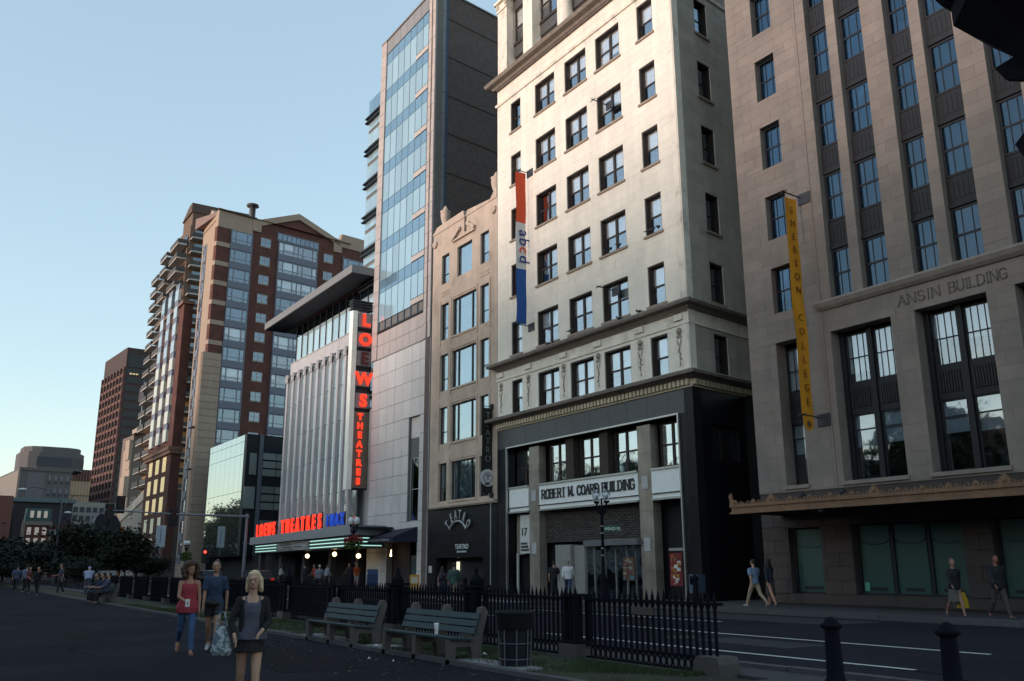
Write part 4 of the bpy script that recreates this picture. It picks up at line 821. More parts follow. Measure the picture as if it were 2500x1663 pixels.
stones(H, SH, -1.0, 1.5, .05, 28.4, [], .9, 2.5, BEI, name='precast_panel', gap=.05, v0=-.15, v1=.3, bond=0); fpart('pier_core', MB().box(-.98, 1.48, -.1, .5, 0, 28.35), BEJ, H, SH)
fpart('tower_core', MB().box(1.6, 22, .8, 9, 0, 47.5), MC['infill_dark'], H, SH)
fpart('front_wall', MB().box(-122.8, -115.2, .0, .9, 0, 47.2), BEI, H, FRONT); fpart('front_gable', MB().prism([(-122.9, 47.2), (-115.0, 47.2), (-118.9, 49.6)], -.1, .6, 'y'), BEI, H, FRONT)
for i, zt in enumerate([45.2-2.685*i for i in range(16)]):
    win(H, FRONT, -121.9, zt-1.7, 1.7, 1.6, (1, 1), (.5,), fm=BGW, gm=GL, v=-.08, blind=(.5, .3, 1)); piece('bay_spandrel', BGW, H, FRONT, -121.9, -120.2, -.12, .05, zt-2.65, zt-1.72)
    if i > 6: win(H, FRONT, -118.6, zt-1.7, 1.4, 1.6, (1,), (.5,), fm=BGW, gm=GL, v=-.04)
    if i in (9, 11): part('small_balcony', MB().box(0, 1.8, -.9, 0, 0, .12).box(0, 1.8, -.9, -.84, .12, .9), BGW, H, FRONT.pt(-118.7, 0, zt-1.9)-H.location)
# projecting red wing
RW = Fr(-125.5, 27.85, 0)
fpart('wing_body', MB().box(-15, 0, 0, 1.25, 2, 37.6), RBR, H, RW); fpart('wing_cornice', MB().box(-15.3, .25, -.3, 1.4, 37.6, 38.1).box(-15.4, .4, -.5, 1.4, 17.1, 17.5).box(-15.3, .3, -.3, 1.4, 16.6, 17.1), M('brown_cornice', (.2, .12, .09), .85, var=.1), H, RW)
YL = M('lit_yellow_window', (.5, .4, .2), .6, emit=(1, .78, .4), es=.35); BW = M('painted_reflection_bay', (.55, .56, .5), .4)  # pale BW colour stands in for bright reflections in the bay glass
for k in range(9):
    z = 18.5+k*2.15*1.18
    for j in range(3):
        u = -2.6-j*4.2
        piece('bay_window', BW if k < 5 else Mcurtain('bay_glass_cool', (.4, .44, .43), .5), H, RW, u-2.0, u, -.35, .05, z-.0, z+1.7); piece('bay_frame', BGW, H, RW, u-2.1, u+.1, -.3, .0, z+1.7, z+2.5)
for k in range(5):
    for j in range(3):
        u = -2.4-j*4.2; piece('shop_floor_window', YL if k > 1 else GLD, H, RW, u-1.9, u, -.06, .02, 3.6+k*2.7, 5.6+k*2.7)
# ================================================================ building I: balcony tower
I_ = thing('balcony_tower', 'tall brown apartment tower stacked with projecting concrete balconies', 'tower', (-174, 40, 0))
IF = Fr(-185, 36, 0); ITAN = M('brown_balcony_wall', (.14, .095, .075), .9, var=.1); ISL = M('balcony_slab', (.42, .38, .35), .8, var=.05)
fpart('tower_body', MB().box(0, 21, 0, 14, 0, 59.5).box(8, 21, .3, 14, 59.5, 64).box(14, 21, .5, 14, 64, 66.6), ITAN, I_, IF)
fpart('sloping_roof', MB().prism([(14, 66.6), (21.2, 66.6), (21.2, 68.4), (19, 68.4)], .2, 12, 'y'), M('roof_brown', (.10, .07, .06), .85), I_, IF)
OR = M('warm_soffit', (.45, .24, .09), .8)
for k in range(21):
    z = 5.5+k*2.72
    for (u0, u1, top) in ((-.3, 5.2, 59), (6.6, 12, 63), (14.6, 20.8, 66)):
        if z > top: continue
        piece('balcony', ISL, I_, IF, u0, u1, -1.7, .0, z, z+.22); piece('balcony_rail', M('dark_rail', (.06, .055, .055), .6), I_, IF, u0, u1, -1.7, -1.66, z+.35, z+1.15); piece('balcony_door', GLD if k > 7 else OR, I_, IF, u0+.6, u1-.6, -.04, .02, z+.25, z+2.3)
        if u0 > 14: piece('balcony', ISL, I_, IF, 20.8, 22.6, .4, 7.5, z+1.1, z+1.32); piece('balcony_rail', MC['dark_rail'], I_, IF, 22.55, 22.6, .4, 7.5, z+1.45, z+2.2); piece('balcony_door', OR if k < 9 else GLD, I_, IF, 20.98, 21.05, 1.2, 6.5, z+1.4, z+3.3)
        piece('balcony_return', MC['dark_rail'], I_, IF, u1-.04, u1, -1.66, 0, z+.35, z+1.15)
# ================================================================ farther street
def block(name, label, cat, x, y, h, L, R, ang, mat, z0=-2):
    """corner at (x,y); right face runs R metres along ang, left face L metres back"""
    T = thing(name, label, cat, (x, y, 0)); fr = Fr(x, y, ang); fpart('wall', MB().box(0, R, 0, L, z0, h), mat, T, fr); return T, fr, Fr(x-sin(radians(ang))*L, y+cos(radians(ang))*L, ang-90)
def gridwin(T, fr, u0, u1, z0, z1, nu, nz, fu, fz, mat, name='window', v=-.08, joined=False):
    du = (u1-u0)/nu; dz = (z1-z0)/nz; mb = MB()
    for i in range(nu):
        for j in range(nz):
            a = (u0+(i+.5-fu/2)*du, u0+(i+.5+fu/2)*du, v, .05, z0+(j+.5-fz/2)*dz, z0+(j+.5+fz/2)*dz)
            if joined: mb.box(*a)
            else: piece(name, mat, T, fr, *a)
    if joined: fpart(name+'_rows', mb, mat, T, fr, stuff=True)
ANG = 94.56
# colonnaded pale facade at the bend of the street
K_ = thing('pale_colonnaded_building', 'pale building with long rows of vertical piers beside the apartment balconies', 'building', (-187, 36, 0))
dK = Vector((-227.3+146.9, 41.1-30.2)); KA = math.degrees(atan2(dK.y, dK.x)); KF = Fr(-146.9, 30.2, KA+180); KL = dK.length
KM = M('pale_pier_stone', (.42, .38, .33), .85, var=.06)
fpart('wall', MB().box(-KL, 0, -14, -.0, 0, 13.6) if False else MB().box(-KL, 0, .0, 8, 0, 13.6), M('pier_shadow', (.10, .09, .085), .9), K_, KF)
for k in range(34): piece('pier', KM, K_, KF, -KL+k*KL/34, -KL+k*KL/34+1.3, -.5, .1, 0, 12.2)
piece('parapet', KM, K_, KF, -KL, 0, -.7, .2, 12.2, 13.8)
T, fr, fl_ = block('blank_tan_hall', 'blank tan side wall of an old hall with a flagpole on top', 'hall', -241, 44.1, 34.5, 10, 16, ANG, M('tan_blank_wall', (.17, .13, .115), .9, var=.08, streak=.05))
for z, o in ((33.2, .9), (30.8, .5), (24, 1.3)): piece('stepped_front', BEI, T, fl_, 7.5-o, 10, -o, .2, z-5, z) 
piece('front_strip', BEI, T, fl_, 3, 10, -.3, .1, -2, 31)
part('parapet_block', MB().box(0, 6, -.5, 2, 34.5, 35.6), BEI, T)
f2 = thing('flagpole', 'thin flagpole with a limp flag above the blank tan hall', 'flagpole', (-242.5, 45.6, 34.4)); part('pole', MB().tube((0, 0, 0), (0, 0, 14.3), .12, .06, 8), LFR, f2)
part('flag', MB().add([(0, 0, 13.6), (.15, -1.0, 12.2), (.1, -1.1, 8.6), (0, 0, 10), (.02, 0, 13.6), (.17, -1.0, 12.2), (.12, -1.1, 8.6), (.02, 0, 10)], [(0, 1, 2, 3), (7, 6, 5, 4)]), M('faded_flag', (.4, .25, .25), .8), f2)
BT = M('brown_office_cladding', (.05, .03, .03), .7, var=.08)
T, fr, fl_ = block('brown_office_tower', 'tall dark brown office tower with gridded facade in the distance', 'tower', -345.2, 58, 80.8, 31.0, 18, ANG, BT)
LF = Fr(-345.2-sin(radians(ANG))*31.0, 58+cos(radians(ANG))*31.0, ANG-90)
for j in range(21):
    z = 6+j*3.2; piece('floor_band', M('reddish_floor_band', (.11, .052, .047), .7), T, LF, 0, 31, -.5, .1, z, z+1.1); piece('floor_glazing', M('dark_floor_glass', (.018, .02, .025), .25), T, LF, .4, 30.6, -.2, .1, z+1.1, z+3.2)
    piece('floor_glazing', MC['dark_floor_glass'], T, fr, .4, 8.2, -.1, .1, z+.9, z+3.0); piece('floor_glazing', MC['dark_floor_glass'], T, fr, 9.4, 17.6, -.1, .1, z+.9, z+3.0)
for k in range(8): piece('fin', MC['reddish_floor_band'], T, LF, k*4.3, k*4.3+.6, -.7, .1, 4, 73.5)
for a, b in ((.6, 8.2), (9.4, 17.4)): piece('crown_window', MC['dark_floor_glass'], T, fr, a, b, -.2, .1, 73.5, 78.5)
for k in range(3): piece('lit_window', YL, T, fr, 1.5+k*1.1, 2.3+k*1.1, -.25, 0, 70.8, 71.3)
GB = M('grey_far_stone', (.105, .10, .105), .85, var=.08); GBP = M('pale_far_stone', (.22, .19, .17), .85, var=.05)
T, fr, fl_ = block('grey_far_building', 'broad grey building with rounded top storey in the far left distance', 'building', -328.9, 26.9, 33.3, 93.3, 15.4, ANG, GB)
LF = Fr(-328.9-sin(radians(ANG))*93.3, 26.9+cos(radians(ANG))*93.3, ANG-90)
piece('pale_left_face', GBP, T, LF, 0, 92.5, -.3, .1, 10, 32.6); piece('stone_panel', M('mid_grey_panel', (.13, .125, .135), .85), T, fr, 2.2, 7.4, -.1, .1, 18, 32)
gridwin(T, fr, 8, 15.2, 12, 32.6, 4, 5, .3, .35, M('far_window_pale', (.16, .175, .2), .5)); gridwin(T, fr, 8, 15.2, 11, 31, 4, 5, .62, .2, M('far_window_dark', (.04, .045, .06), .5))
piece('band', GB, T, fr, -.3, 15.7, -.3, .1, 32.6, 33.5)
drum = part('rounded_top', MB().prism([(0, 4.5), (2, 1), (5, 0), (15, 0), (18, 1.5), (19.5, 5), (19.5, 14), (0, 14)], 33.3, 39.0).prism([(1, 5), (3, 2), (6, 1), (14, 1), (17, 2.5), (18.5, 6), (18.5, 13), (1, 13)], 39.0, 40.9), GB, T, (-1, 0, 0)); drum.rotation_euler = (0, 0, radians(ANG-2))
part('rounded_top_band', MB().prism([(4.5, -.08), (15, -.08), (18.1, 1.4), (19.6, 5), (19.5, 6), (4.5, 6)], 34.2, 37.4), MC['far_window_dark'], T, (-1, 0, 0)).rotation_euler = (0, 0, radians(ANG-2))
T, fr, fl_ = block('striped_far_building', 'distant block with dark red striped top and peach gridded lower floors', 'building', -416.6, 53.2, 42.1, 6, 12, ANG, M('peach_far_wall', (.42, .31, .22), .8))
piece('red_top', M('dark_red_far', (.10, .035, .035), .8), T, fr, -.1, 12.1, -.2, 6, 37.4, 42.2)
for k in range(9): piece('stripe', M('pale_stripe', (.22, .15, .14), .8), T, fr, .3+k*1.1, .5+k*1.1, -.35, -.1, 37.4, 42.1)
gridwin(T, fr, .1, 8.6, 16, 37, 7, 9, .12, 1, M('brown_grid', (.18, .12, .08), .8), 'grid_post'); piece('grid_beam', MC['brown_grid'], T, fr, 0, 9, -.15, 0, 31.2, 31.6); piece('blue_corner', M('blue_far_glass', (.08, .14, .2), .4), T, fr, 9, 12.2, -.25, .1, 8, 38)
T, fr, fl_ = block('white_gridded_office', 'low white office block with a grid of dark square windows', 'building', -297.5, 38.8, 21.0, 3, 15.5, ANG, M('white_far_concrete', (.24, .23, .215), .85))
gridwin(T, fr, .5, 15, 5, 20, 8, 6, .68, .6, MC['far_window_dark'])
T, fr, fl_ = block('dark_copper_roof_building', 'dark building with a pale green copper roof edge behind the trees', 'building', -279.1, 22.6, 19.4, 39, 14.5, ANG, M('dark_far_wall', (.035, .033, .042), .8))
part('copper_roof', MB().prism([(-.8, -.8), (15, -.8), (15.2, 12), (-.8, 12)], 19.4, 20.4), M('green_copper', (.10, .15, .16), .7, var=.1), T).rotation_euler = (0, 0, radians(ANG))
T, fr, fl_ = block('mansard_brick_house', 'small brick building with teal mansard roof and lit white windows', 'house', -199.2, 18, 10.6, 1.8, 5.0, ANG, M('dark_red_far_brick', (.14, .06, .05), .85, var=.1))
part('mansard_roof', MB().prism([(.2, 10.6), (4.9, 10.6), (4.75, 13.1), (.4, 13.1)], -.1, 1.7, 'y'), M('teal_mansard', (.065, .115, .11), .7), T).rotation_euler = (0, 0, radians(ANG))
piece('stone_band', GBP, T, fr, -.1, 5.1, -.25, .1, 9.9, 10.6); FWL = M('lit_far_window', (.5, .45, .4), .6, emit=(1, .85, .75), es=.14)
for j in range(4):
    for k in range(3): piece('window', FWL, T, fr, .75+k*1.35, 1.45+k*1.35, -.12, .05, 1.9+j*2.05, 3.3+j*2.05)
for k in range(3): piece('dormer_window', FWL, T, fr, 1.0+k*1.2, 1.6+k*1.2, -.3, .1, 11.3, 12.6)
for k in range(2): piece('corner_quoin', GBP, T, fr, -.1+k*4.8, .35+k*4.8, -.2, .1, 0, 10)
T, fr, fl_ = block('red_signed_shop', 'dark red shopfront block with round pale sign and white board', 'shop', -203.8, 22.8, 10.0, 1.5, 6.5, ANG, M('shop_red', (.16, .035, .03), .8))
part('round_sign', MB().tube((-.0, 0, 0), (.1, 0, 0), .55, n=18, sm=False), WHT, T, fr.pt(1.3, -.15, 5.6)-T.location); piece('white_board', WHT, T, fr, .6, 2.0, -.15, 0, 8.1, 9.2)
for a, b, z in ((3, 3.8, 4.5), (4.4, 6, 3.6)): piece('hanging_banner', POST[0], T, fr, a, b, -.4, -.3, z, z+3.4)
T, fr, fl_ = block('slate_roof_hall', 'low brick hall with a big dark slate roof', 'hall', -158.1, 24.3, 5.6, 2.6, 3.9, ANG, M('hall_brick', (.10, .06, .05), .9))
part('slate_roof', MB().prism([(-.2, 5.6), (4.1, 5.6), (4.0, 8.6), (3.2, 9.9), (.6, 10.2), (0, 9)], -.3, 2.6, 'y'), M('slate', (.022, .026, .04), .6), T).rotation_euler = (0, 0, radians(ANG)); piece('eaves', LFR, T, fr, -.2, 4.1, -.4, 0, 5.5, 5.68)
T, fr, fl_ = block('orange_brick_strip', 'slim orange brick building squeezed against the pale colonnaded building', 'building', -206.3, 36.3, 10.2, 1, 1.9, ANG, M('orange_brick', (.45, .17, .04), .85, var=.1)); gridwin(T, fr, .1, 1.8, 0, 10, 2, 6, .5, .5, MC['far_window_dark'])
T, fr, fl_ = block('red_brick_row', 'dark red brick building at the far left edge behind trees', 'building', -259.4, 17.2, 19.5, 40, 3.4, ANG, M('row_brick', (.15, .065, .055), .85))
LF = Fr(-259.4-sin(radians(ANG))*40, 17.2+cos(radians(ANG))*40, ANG-90); gridwin(T, LF, 0, 40, 4, 19, 9, 5, .4, .55, MC['far_window_dark']); piece('dark_roof', MC['slate'], T, LF, 0, 40, -.4, .2, 18.2, 20.5)
# ================================================================ trees
BARK = M('bark', (.035, .028, .022), .95, var=.3, sc=6, bump=.6, bsc=20); LEAF = M('leaves', (.03, .045, .016), .7, var=.25, sc=1.2, isl=.45); LEAFD = M('leaves_dark', (.011, .018, .010), .75, var=.25, sc=1.2, isl=.4)
def tree_mesh(seed, Ht, Rw, nleaf, leaf=.28, bare=.3):
    r = random.Random(seed); tb = MB(); tips = []
    def limb(p, d, L, rad, lev):
        q = p; n_ = 4
        for i in range(n_):
            d2 = (d+Vector((r.uniform(-.18, .18), r.uniform(-.18, .18), r.uniform(-.05, .15)))).normalized(); q2 = q+d2*L/n_
            tb.tube(q, q2, rad*(1-i/n_*.45), rad*(1-(i+1)/n_*.45), 7, caps=False); q, d = q2, d2
            if lev < 3 and i >= 1:
                for _ in range(2 if lev else 3):
                    a = r.uniform(0, 2*pi); nd = (d*.7+Vector((cos(a), sin(a), r.uniform(.1, .6)))).normalized(); limb(q, nd, L*r.uniform(.5, .68), rad*.42, lev+1)
        tips.append((q, lev))
    limb(Vector((0, 0, 0)), Vector((0, 0, 1)), Ht*.62, Ht*.02, 0)
    mb = MB(); cl = [t for t in tips]
    per = max(4, nleaf//len(cl))
    for q, lev in cl:
        R = Rw*r.uniform(.16, .30)
        for _ in range(per):
            v = Vector((r.gauss(0, 1), r.gauss(0, 1), r.gauss(0, .8)))*R*.62; c = q+v; s_ = leaf*r.uniform(.6, 1.3)
            a = Vector((r.uniform(-1, 1), r.uniform(-1, 1), r.uniform(-.6, .6))).normalized(); b = a.cross(Vector((r.uniform(-1, 1), r.uniform(-1, 1), r.uniform(-1, 1)))).normalized()
            mb.add([c-a*s_, c-b*s_*.55, c+a*s_, c+b*s_*.55], [(0, 1, 2, 3)])
    return tb, mb
def mk_tree(name, seed, Ht, Rw, nleaf, label, loc, leaf=.28, lm=None, group=None, cat='tree'):
    tb, mb = tree_mesh(seed, Ht, Rw, nleaf, leaf); t = thing(name, label, cat, loc, 0, group); part('trunk', tb, BARK, t); o = part('crown', mb, lm or LEAF, t, stuff=True); return t
t1 = mk_tree('elm_tree', 3, 15, 7, 16000, 'tall elm of the park west of the street', (-30, -26, 0), .34, None, 'tall park elms beside the path')
t2 = mk_tree('elm_tree', 11, 13.5, 7, 15000, 'tall elm of the park west of the street', (-52, -24, 0), .34, None, 'tall park elms beside the path')
r = random.Random(5)
for i, (x, y) in enumerate([(-12, -19), (6, -24), (-70, -22), (-88, -28), (-108, -24), (-128, -30), (-40, -44), (-62, -46), (-84, -48), (-104, -46), (-18, -45), (8, -46), (-150, -34), (-170, -40), (-136, -52), (26, -20), (40, -38), (22, -44), (-84, -14), (-100, -15), (-150, -14), (-172, -20), (-190, -14), (-212, -22), (-235, -30), (-255, -20), (-200, -40), (-275, -38), (-300, -26), (-180, -58), (-240, -56), (-320, -50), (-120, -18), (-135, -12)]):
    c = copy_tree(t1 if i % 2 else t2); c.location = (x, y, 0); c.rotation_euler = (0, 0, r.uniform(0, 6.3)); s_ = r.uniform(.85, 1.15)*(.78 if x > -110 else 1); c.scale = (s_, s_, s_*r.uniform(.9, 1.1))
# dark bushy trees closing the far end of the path and street
b1 = mk_tree('street_tree', 21, 4.3, 3.6, 9000, 'low dark leafy tree beyond the fence near the traffic signals', (-104, 19.5, 0), .22, LEAFD, 'dark trees at the far end of the street')
b2 = mk_tree('street_tree', 33, 4.8, 5.0, 7000, 'low dark leafy tree beyond the fence near the traffic signals', (-109, 15.5, 0), .2, LEAFD, 'dark trees at the far end of the street')
for i, (x, y, s_) in enumerate([(-112, 23.5, .8), (-96, 12.8, .75), (-118, 13, 1.1), (-128, 16, 1.15), (-122, 9.5, 1.1), (-112, 6.5, 1.0), (-124, 5, 1.2), (-106, 3.2, 1.15), (-96, 1.5, 1.2), (-134, 20, 1.25), (-90, -1.5, 1.3), (-140, 11, 1.5), (-150, 24, 1.3), (-150, 15, 1.5), (-106, 9.3, .62), (-140, 3, 1.6), (-86, 12.5, .5), (-146, 7, 1.6), (-152, 19, 1.4), (-160, 30, 1.3)]):
    c = copy_tree(b1 if i % 2 else b2); c.location = (x, y, 0); c.rotation_euler = (0, 0, r.uniform(0, 6.3)); c.scale = (s_, s_, s_*r.uniform(.85, 1.1)*(.62 if y > 4 else 1.0))
# ================================================================ unseen buildings added west of the park to shade the lower facades
WBM = [M('shade_building_brick', (.16, .08, .06), .9), M('shade_building_stone', (.3, .28, .25), .9), M('shade_building_grey', (.2, .2, .21), .9)]
r = random.Random(8); x = -420; i = 0
while x < 240:
    w_ = r.uniform(26, 46); h = 31.5+r.uniform(-3, 3)+(2.5 if x > -30 else 0)
    T, fr, fl_ = block('shade_building', 'unseen building added beyond the park to shade the lower street fronts', 'building', x+w_, -150, h, 20, w_-1.5, 180, WBM[i % 3]); T['group'] = 'unseen buildings added to shade the street'
    gridwin(T, fr, 1, w_-2.5, 3, h-2, int(w_/3), int(h/3.6), .5, .55, MC['far_window_dark'], 'window', joined=True); x += w_; i += 1
# ================================================================ iron fence on granite base
IRON = M('black_painted_iron', (.007, .008, .013), .85, var=.1, spec=.06); PLN = M('granite_plinth', (.07, .062, .062), .85, var=.15, sc=12, bump=.4)
f_ = thing('iron_fence', 'long black spiked iron fence with a band of rings on a low granite base', 'fence', (-10, 10.4, 0))
FF = Fr(0, 10.4)
posts = [-9.80, -13.62, -17.2, -21.0, -24.9, -28.9, -32.9, -36.9, -40.9, -44.9, -48.9, -52.9, -56.9, -60.9, -64.9]
zb, zr = .27, 1.05
bar = MB().box(-.019, .019, -.019, .019, zb, zr+.02); bar.tube((0, 0, zr+.02), (0, 0, zr+.06), .024, .03, 6); bar.tube((0, 0, zr+.06), (0, 0, zr+.2), .03, .003, 6)
BARM = bar.mesh('bar', IRON)
RNG = MB().torus((0, 0, .148), .057, .014, n=14, k=5, sz=1.55, sx=1).mesh('ring', IRON); small = MB().torus((0, 0, .06), .02, .008, n=8, k=4)
xs = []
for a, b in zip(posts, posts[1:]):
    n_ = int((a-b-.5)/.14); s0 = a-.27-((a-b-.54)-(n_-1)*.14)/2
    xs += [s0-k*.14 for k in range(n_)]
    piece('rail', IRON, f_, FF, b+.22, a-.22, -.03, .03, zr-.02, zr+.025); piece('rail', IRON, f_, FF, b+.22, a-.22, -.03, .03, zb-.03, zb+.01); piece('rail', IRON, f_, FF, b+.22, a-.22, -.025, .025, .045, .075)
    piece('base_kerb', KERB, f_, FF, b+.24, a-.24, -.16, .16, -.1, .04+rnd(0, .01))
for i, x in enumerate(xs[:300]): part('bar', BARM, None, f_, (x+10, 0, 0))
for x in xs[:230]: part('ring', RNG, None, f_, (x+10+.07, 0, 0))
mb = MB(); mr = MB()
for x in xs[300:]: mb.box(x-.019, x+.019, -.019, .019, zb, zr+.02).tube((x, 0, zr+.06), (x, 0, zr+.2), .03, .003, 5)
for x in xs[230:]: mr.torus((x+.07, 0, .148), .057, .014, n=8, k=4, sz=1.55)
fpart('far_bars', mb, IRON, f_, FF, stuff=True); fpart('far_rings', mr, IRON, f_, FF, stuff=True)
sc_ = MB()
for x in xs: sc_.torus((x, 0, zr-.02), .05, .012, a0=pi, a1=2*pi, n=6, k=4)
fpart('scallops', sc_, IRON, f_, FF, stuff=True)
pm_ = MB()
for sx_ in (-.15, .15):
    for sy_ in (-.15, .15): pm_.box(sx_-.05, sx_+.05, sy_-.05, sy_+.05, .27, 1.12)
pm_.box(-.22, .22, -.22, .22, 1.08, 1.13).box(-.22, .22, -.22, .22, .27, .32)
for sx_ in (-.15, 0, .15): pm_.tube((sx_, -.15, 1.13), (sx_, -.15, 1.27), .04, .003, 6)
pm_.box(-.03, .03, -.17, -.13, .3, 1.1)
tall = MB().box(-.1, .1, -.1, .1, 1.13, 1.2).box(-.26, .26, -.22, .22, 1.19, 1.24).lathe([(.12, 1.24), (.16, 1.3), (.1, 1.4), (.03, 1.5), (.05, 1.55), (.01, 1.62)], n=10)
for k in range(4): tall.torus((-.18+k*.12, 0, 1.32), .06, .014, n=8, k=4)
PMe = pm_.mesh('post', IRON); TLe = tall.mesh('post_crest', IRON); BSe = MB().box(-.27, .27, -.24, .24, -.15, .27).mesh('stone_base', PLN)
for i, x in enumerate(posts[1:]):
    p = part('post', PMe, None, f_, (x+10, 0, 0)); part('stone_base', BSe, None, p)
    if i in (1, 2, 4, 7): part('post_crest', TLe, None, p)
p = part('end_stone', MB().box(-.27, .27, -.22, .22, -.1, .2).prism([(-.27, .2), (.27, .2), (.22, .3), (-.2, .3)], -.22, .22, 'y'), PLN, f_, (-.2, 0, 0))
part('fence_notice', MB().box(-.27, .27, -.06, -.04, 0, .12), M('brown_notice', (.08, .06, .05), .8), f_, (-1.75, -.02, .84))
# ================================================================ benches
GRB = M('green_bench_paint', (.012, .035, .043), .55, var=.18, sc=12, bump=.2); CONC = M('bench_concrete', (.10, .082, .078), .9, var=.15, sc=10, bump=.4)
def bench(label, x0, x1, y0):
    t = thing('park_bench', label, 'bench', ((x0+x1)/2, y0, 0), group='benches along the path'); L = x1-x0; h = L/2
    for z, y in ((.53, .505), (.65, .55), (.77, .592)):
        o = part('back_slat', MB().box(-h, h, -.02, .02, -.052, .052), GRB, t, (0, y, z)); o.rotation_euler = (radians(-20), 0, 0)
    for k in range(4): part('seat_slat', MB().box(-h, h, 0, .1, 0, .035), GRB, t, (0, .02+k*.115, .405-k*.012))
    for s_ in (-1, 0, 1):
        mb = MB(); poly = [(0.02, 0), (.13, 0), (.16, .28), (.45, .27), (.5, 0), (.66, 0), (.66, .36), (.80, .84), (.75, .93), (.66, .92), (.63, .82), (.5, .4), (.02, .40)]
        mb.prism(poly, -.07, .07, 'x'); part('concrete_support', mb, CONC, t, (s_*(h-.13), 0, 0))
    return t
bench('green slatted bench with a white paper cup on its seat', -16.85, -14.05, 7.98); bench('green slatted bench farther along the path, with an empty seat', -20.95, -18.15, 7.98)
for a, b in ((-21.6, -19.2), (-17.9, -17.1), (-14.2, -12.2)): struct('bench_pad', MB().box(a, b, 8.17, 8.62, -.1, .075), M('pale_pad', (.20, .20, .21), .9, var=.15))
t = thing('paper_cup', 'white paper cup standing on the nearer green bench', 'cup', (-14.95, 8.2, .44)); part('cup', MB().lathe([(.032, 0), (.045, .17)], n=16), M('cup_white', (.75, .75, .75), .6), t); part('lid', MB().lathe([(.048, .17), (.048, .185), (.04, .195)], n=16), MC['cup_white'], t); part('red_mark', MB().box(-.02, .03, -.044, -.04, .07, .1), M('cup_red', (.5, .05, .05), .6), t)
# ================================================================ litter bin
t = thing('litter_bin', 'black round litter bin with pale side rods beside the bench', 'bin', (-12.75, 8.45, 0))
BINB = M('bin_black', (.006, .007, .010), .8, var=.1); ROD = M('bin_rod', (.12, .12, .15), .5, .4)
part('body', MB().lathe([(.23, .06), (.25, .62)], n=20), M('bin_liner', (.007, .008, .013), .85), t); part('hood', MB().lathe([(.26, .62), (.3, .66), (.31, .86), (.33, .88), (.33, .92), (.3, .92), (.29, .88)], n=20), BINB, t)
for k in range(8):
    a = k*pi/4+.3; part('side_rod', MB().tube((.25*cos(a), .25*sin(a), 0), (.27*cos(a), .27*sin(a), .66), .012, n=6), ROD, t)
for z in (.18, .42): part('hoop', MB().torus((0, 0, z), .255, .009, ax='z', n=20, k=5), ROD, t)
# ================================================================ bollards
def bollard(x, y, h, label, group=None, g2=False):
    t = thing('iron_bollard', label, 'bollard', (x, y, 0), group=group)
    part('shaft', MB().lathe([(.16, 0), (.15, .1), (.12, .14), (.10, h*.74), (.095, h*.82)], n=16), IRON, t); part('cap', MB().lathe([(.10, h*.82), (.15, h*.86), (.15, h*.89), (.10, h*.92), (.09, h*.95), (.05, h*.985), (.03, h)], n=16), IRON, t); return t
bollard(-8.36, 10.78, .93, 'black cast-iron bollard by the road, left of the two'); bollard(-6.55, 10.6, .95, 'black cast-iron bollard by the road, nearest the right edge')
for x, q in ((-44.2, 'left of the three short dark bollards before the granite base'), (-42.4, 'middle of the three short dark bollards before the granite base'), (-39.5, 'right of the three short dark bollards, nearest the walking pair')): bollard(x, 26.0, 1.05, q, 'bollards on the far pavement')
bollard(-26.6, 26.2, 1.3, 'taller dark post on the far pavement by the alley')
# ================================================================ street lamps
GLOBE = M('milky_lamp_glass', (.62, .66, .68), .25, var=.03, spec=.6); GLOBE2 = Mglass('clear_lamp_glass', .12, (.9, .92, .94), (.8, .84, .88), .2)
def lamp(label, x, y, H_, rz=0.0, sgn=False, flowers=None, group=None, glass=None):
    t = thing('street_lamp', label, 'street lamp', (x, y, .13), rz, group)
    part('post', MB().lathe([(.24, 0), (.22, .25), (.16, .35), (.15, .9), (.1, 1.1), (.075, 1.4), (.06, H_*.72), (.08, H_*.73), (.11, H_*.75), (.1, H_*.78), (.03, H_*.82), (.05, H_*.84), (.01, H_*.88)], n=14), IRON, t)
    for s_ in (-1, 1):
        part('arm', MB().path([(0, 0, H_*.76), (s_*.16, 0, H_*.75), (s_*.25, 0, H_*.78), (s_*.25, 0, H_*.85)], .04, 7).lathe([(.05, 0), (.14, .06), (.13, .12)], (s_*.25, 0, H_*.83), 12), IRON, t)
        g = part('globe', MB().lathe([(.12, 0), (.19, .14), (.2, .26), (.16, .38), (.09, .45), (.05, .5)], (s_*.25, 0, H_*.86), 16), glass or GLOBE, t)
        part('finial', MB().lathe([(.07, .5), (.05, .56), (.02, .6), (.01, .66)], (s_*.25, 0, H_*.86), 8), IRON, g)
        if glass: part('lamp_core', MB().ell((s_*.25, 0, H_*.86+.2), (.1, .1, .14), 10, 6), GLOBE, g)
    return t
l1 = lamp('black twin-globe street lamp with green street sign before the pale stone building', -31.45, 25.0+.5, 5.05, radians(20), glass=GLOBE2)
s_ = part('street_sign', MB().box(0, .74, -.02, .02, 0, .24), M('street_sign_green', (.01, .09, .05), .5), l1, (.08, -.02, 2.98)); part('lettering', textmesh('HEAD PL', .19, .01, .003, M('sign_white', (.6, .62, .6), .5), sx=.95), None, s_, (.05, -.03, .055))
s_.rotation_euler = (0, 0, radians(30))
for z in (1.95, 2.25, 2.9, 3.2): part('band', MB().lathe([(.085, 0), (.085, .03)], n=10), SILV, l1, (0, 0, z))
l2 = lamp('twin-globe street lamp with red flower basket before the cinema marquee', -58.3, 25.4, 5.1, radians(30))
FLR = M('red_flowers', (.22, .015, .02), .7, isl=.4); FLG = M('basket_leaves', (.05, .09, .015), .7, isl=.4)
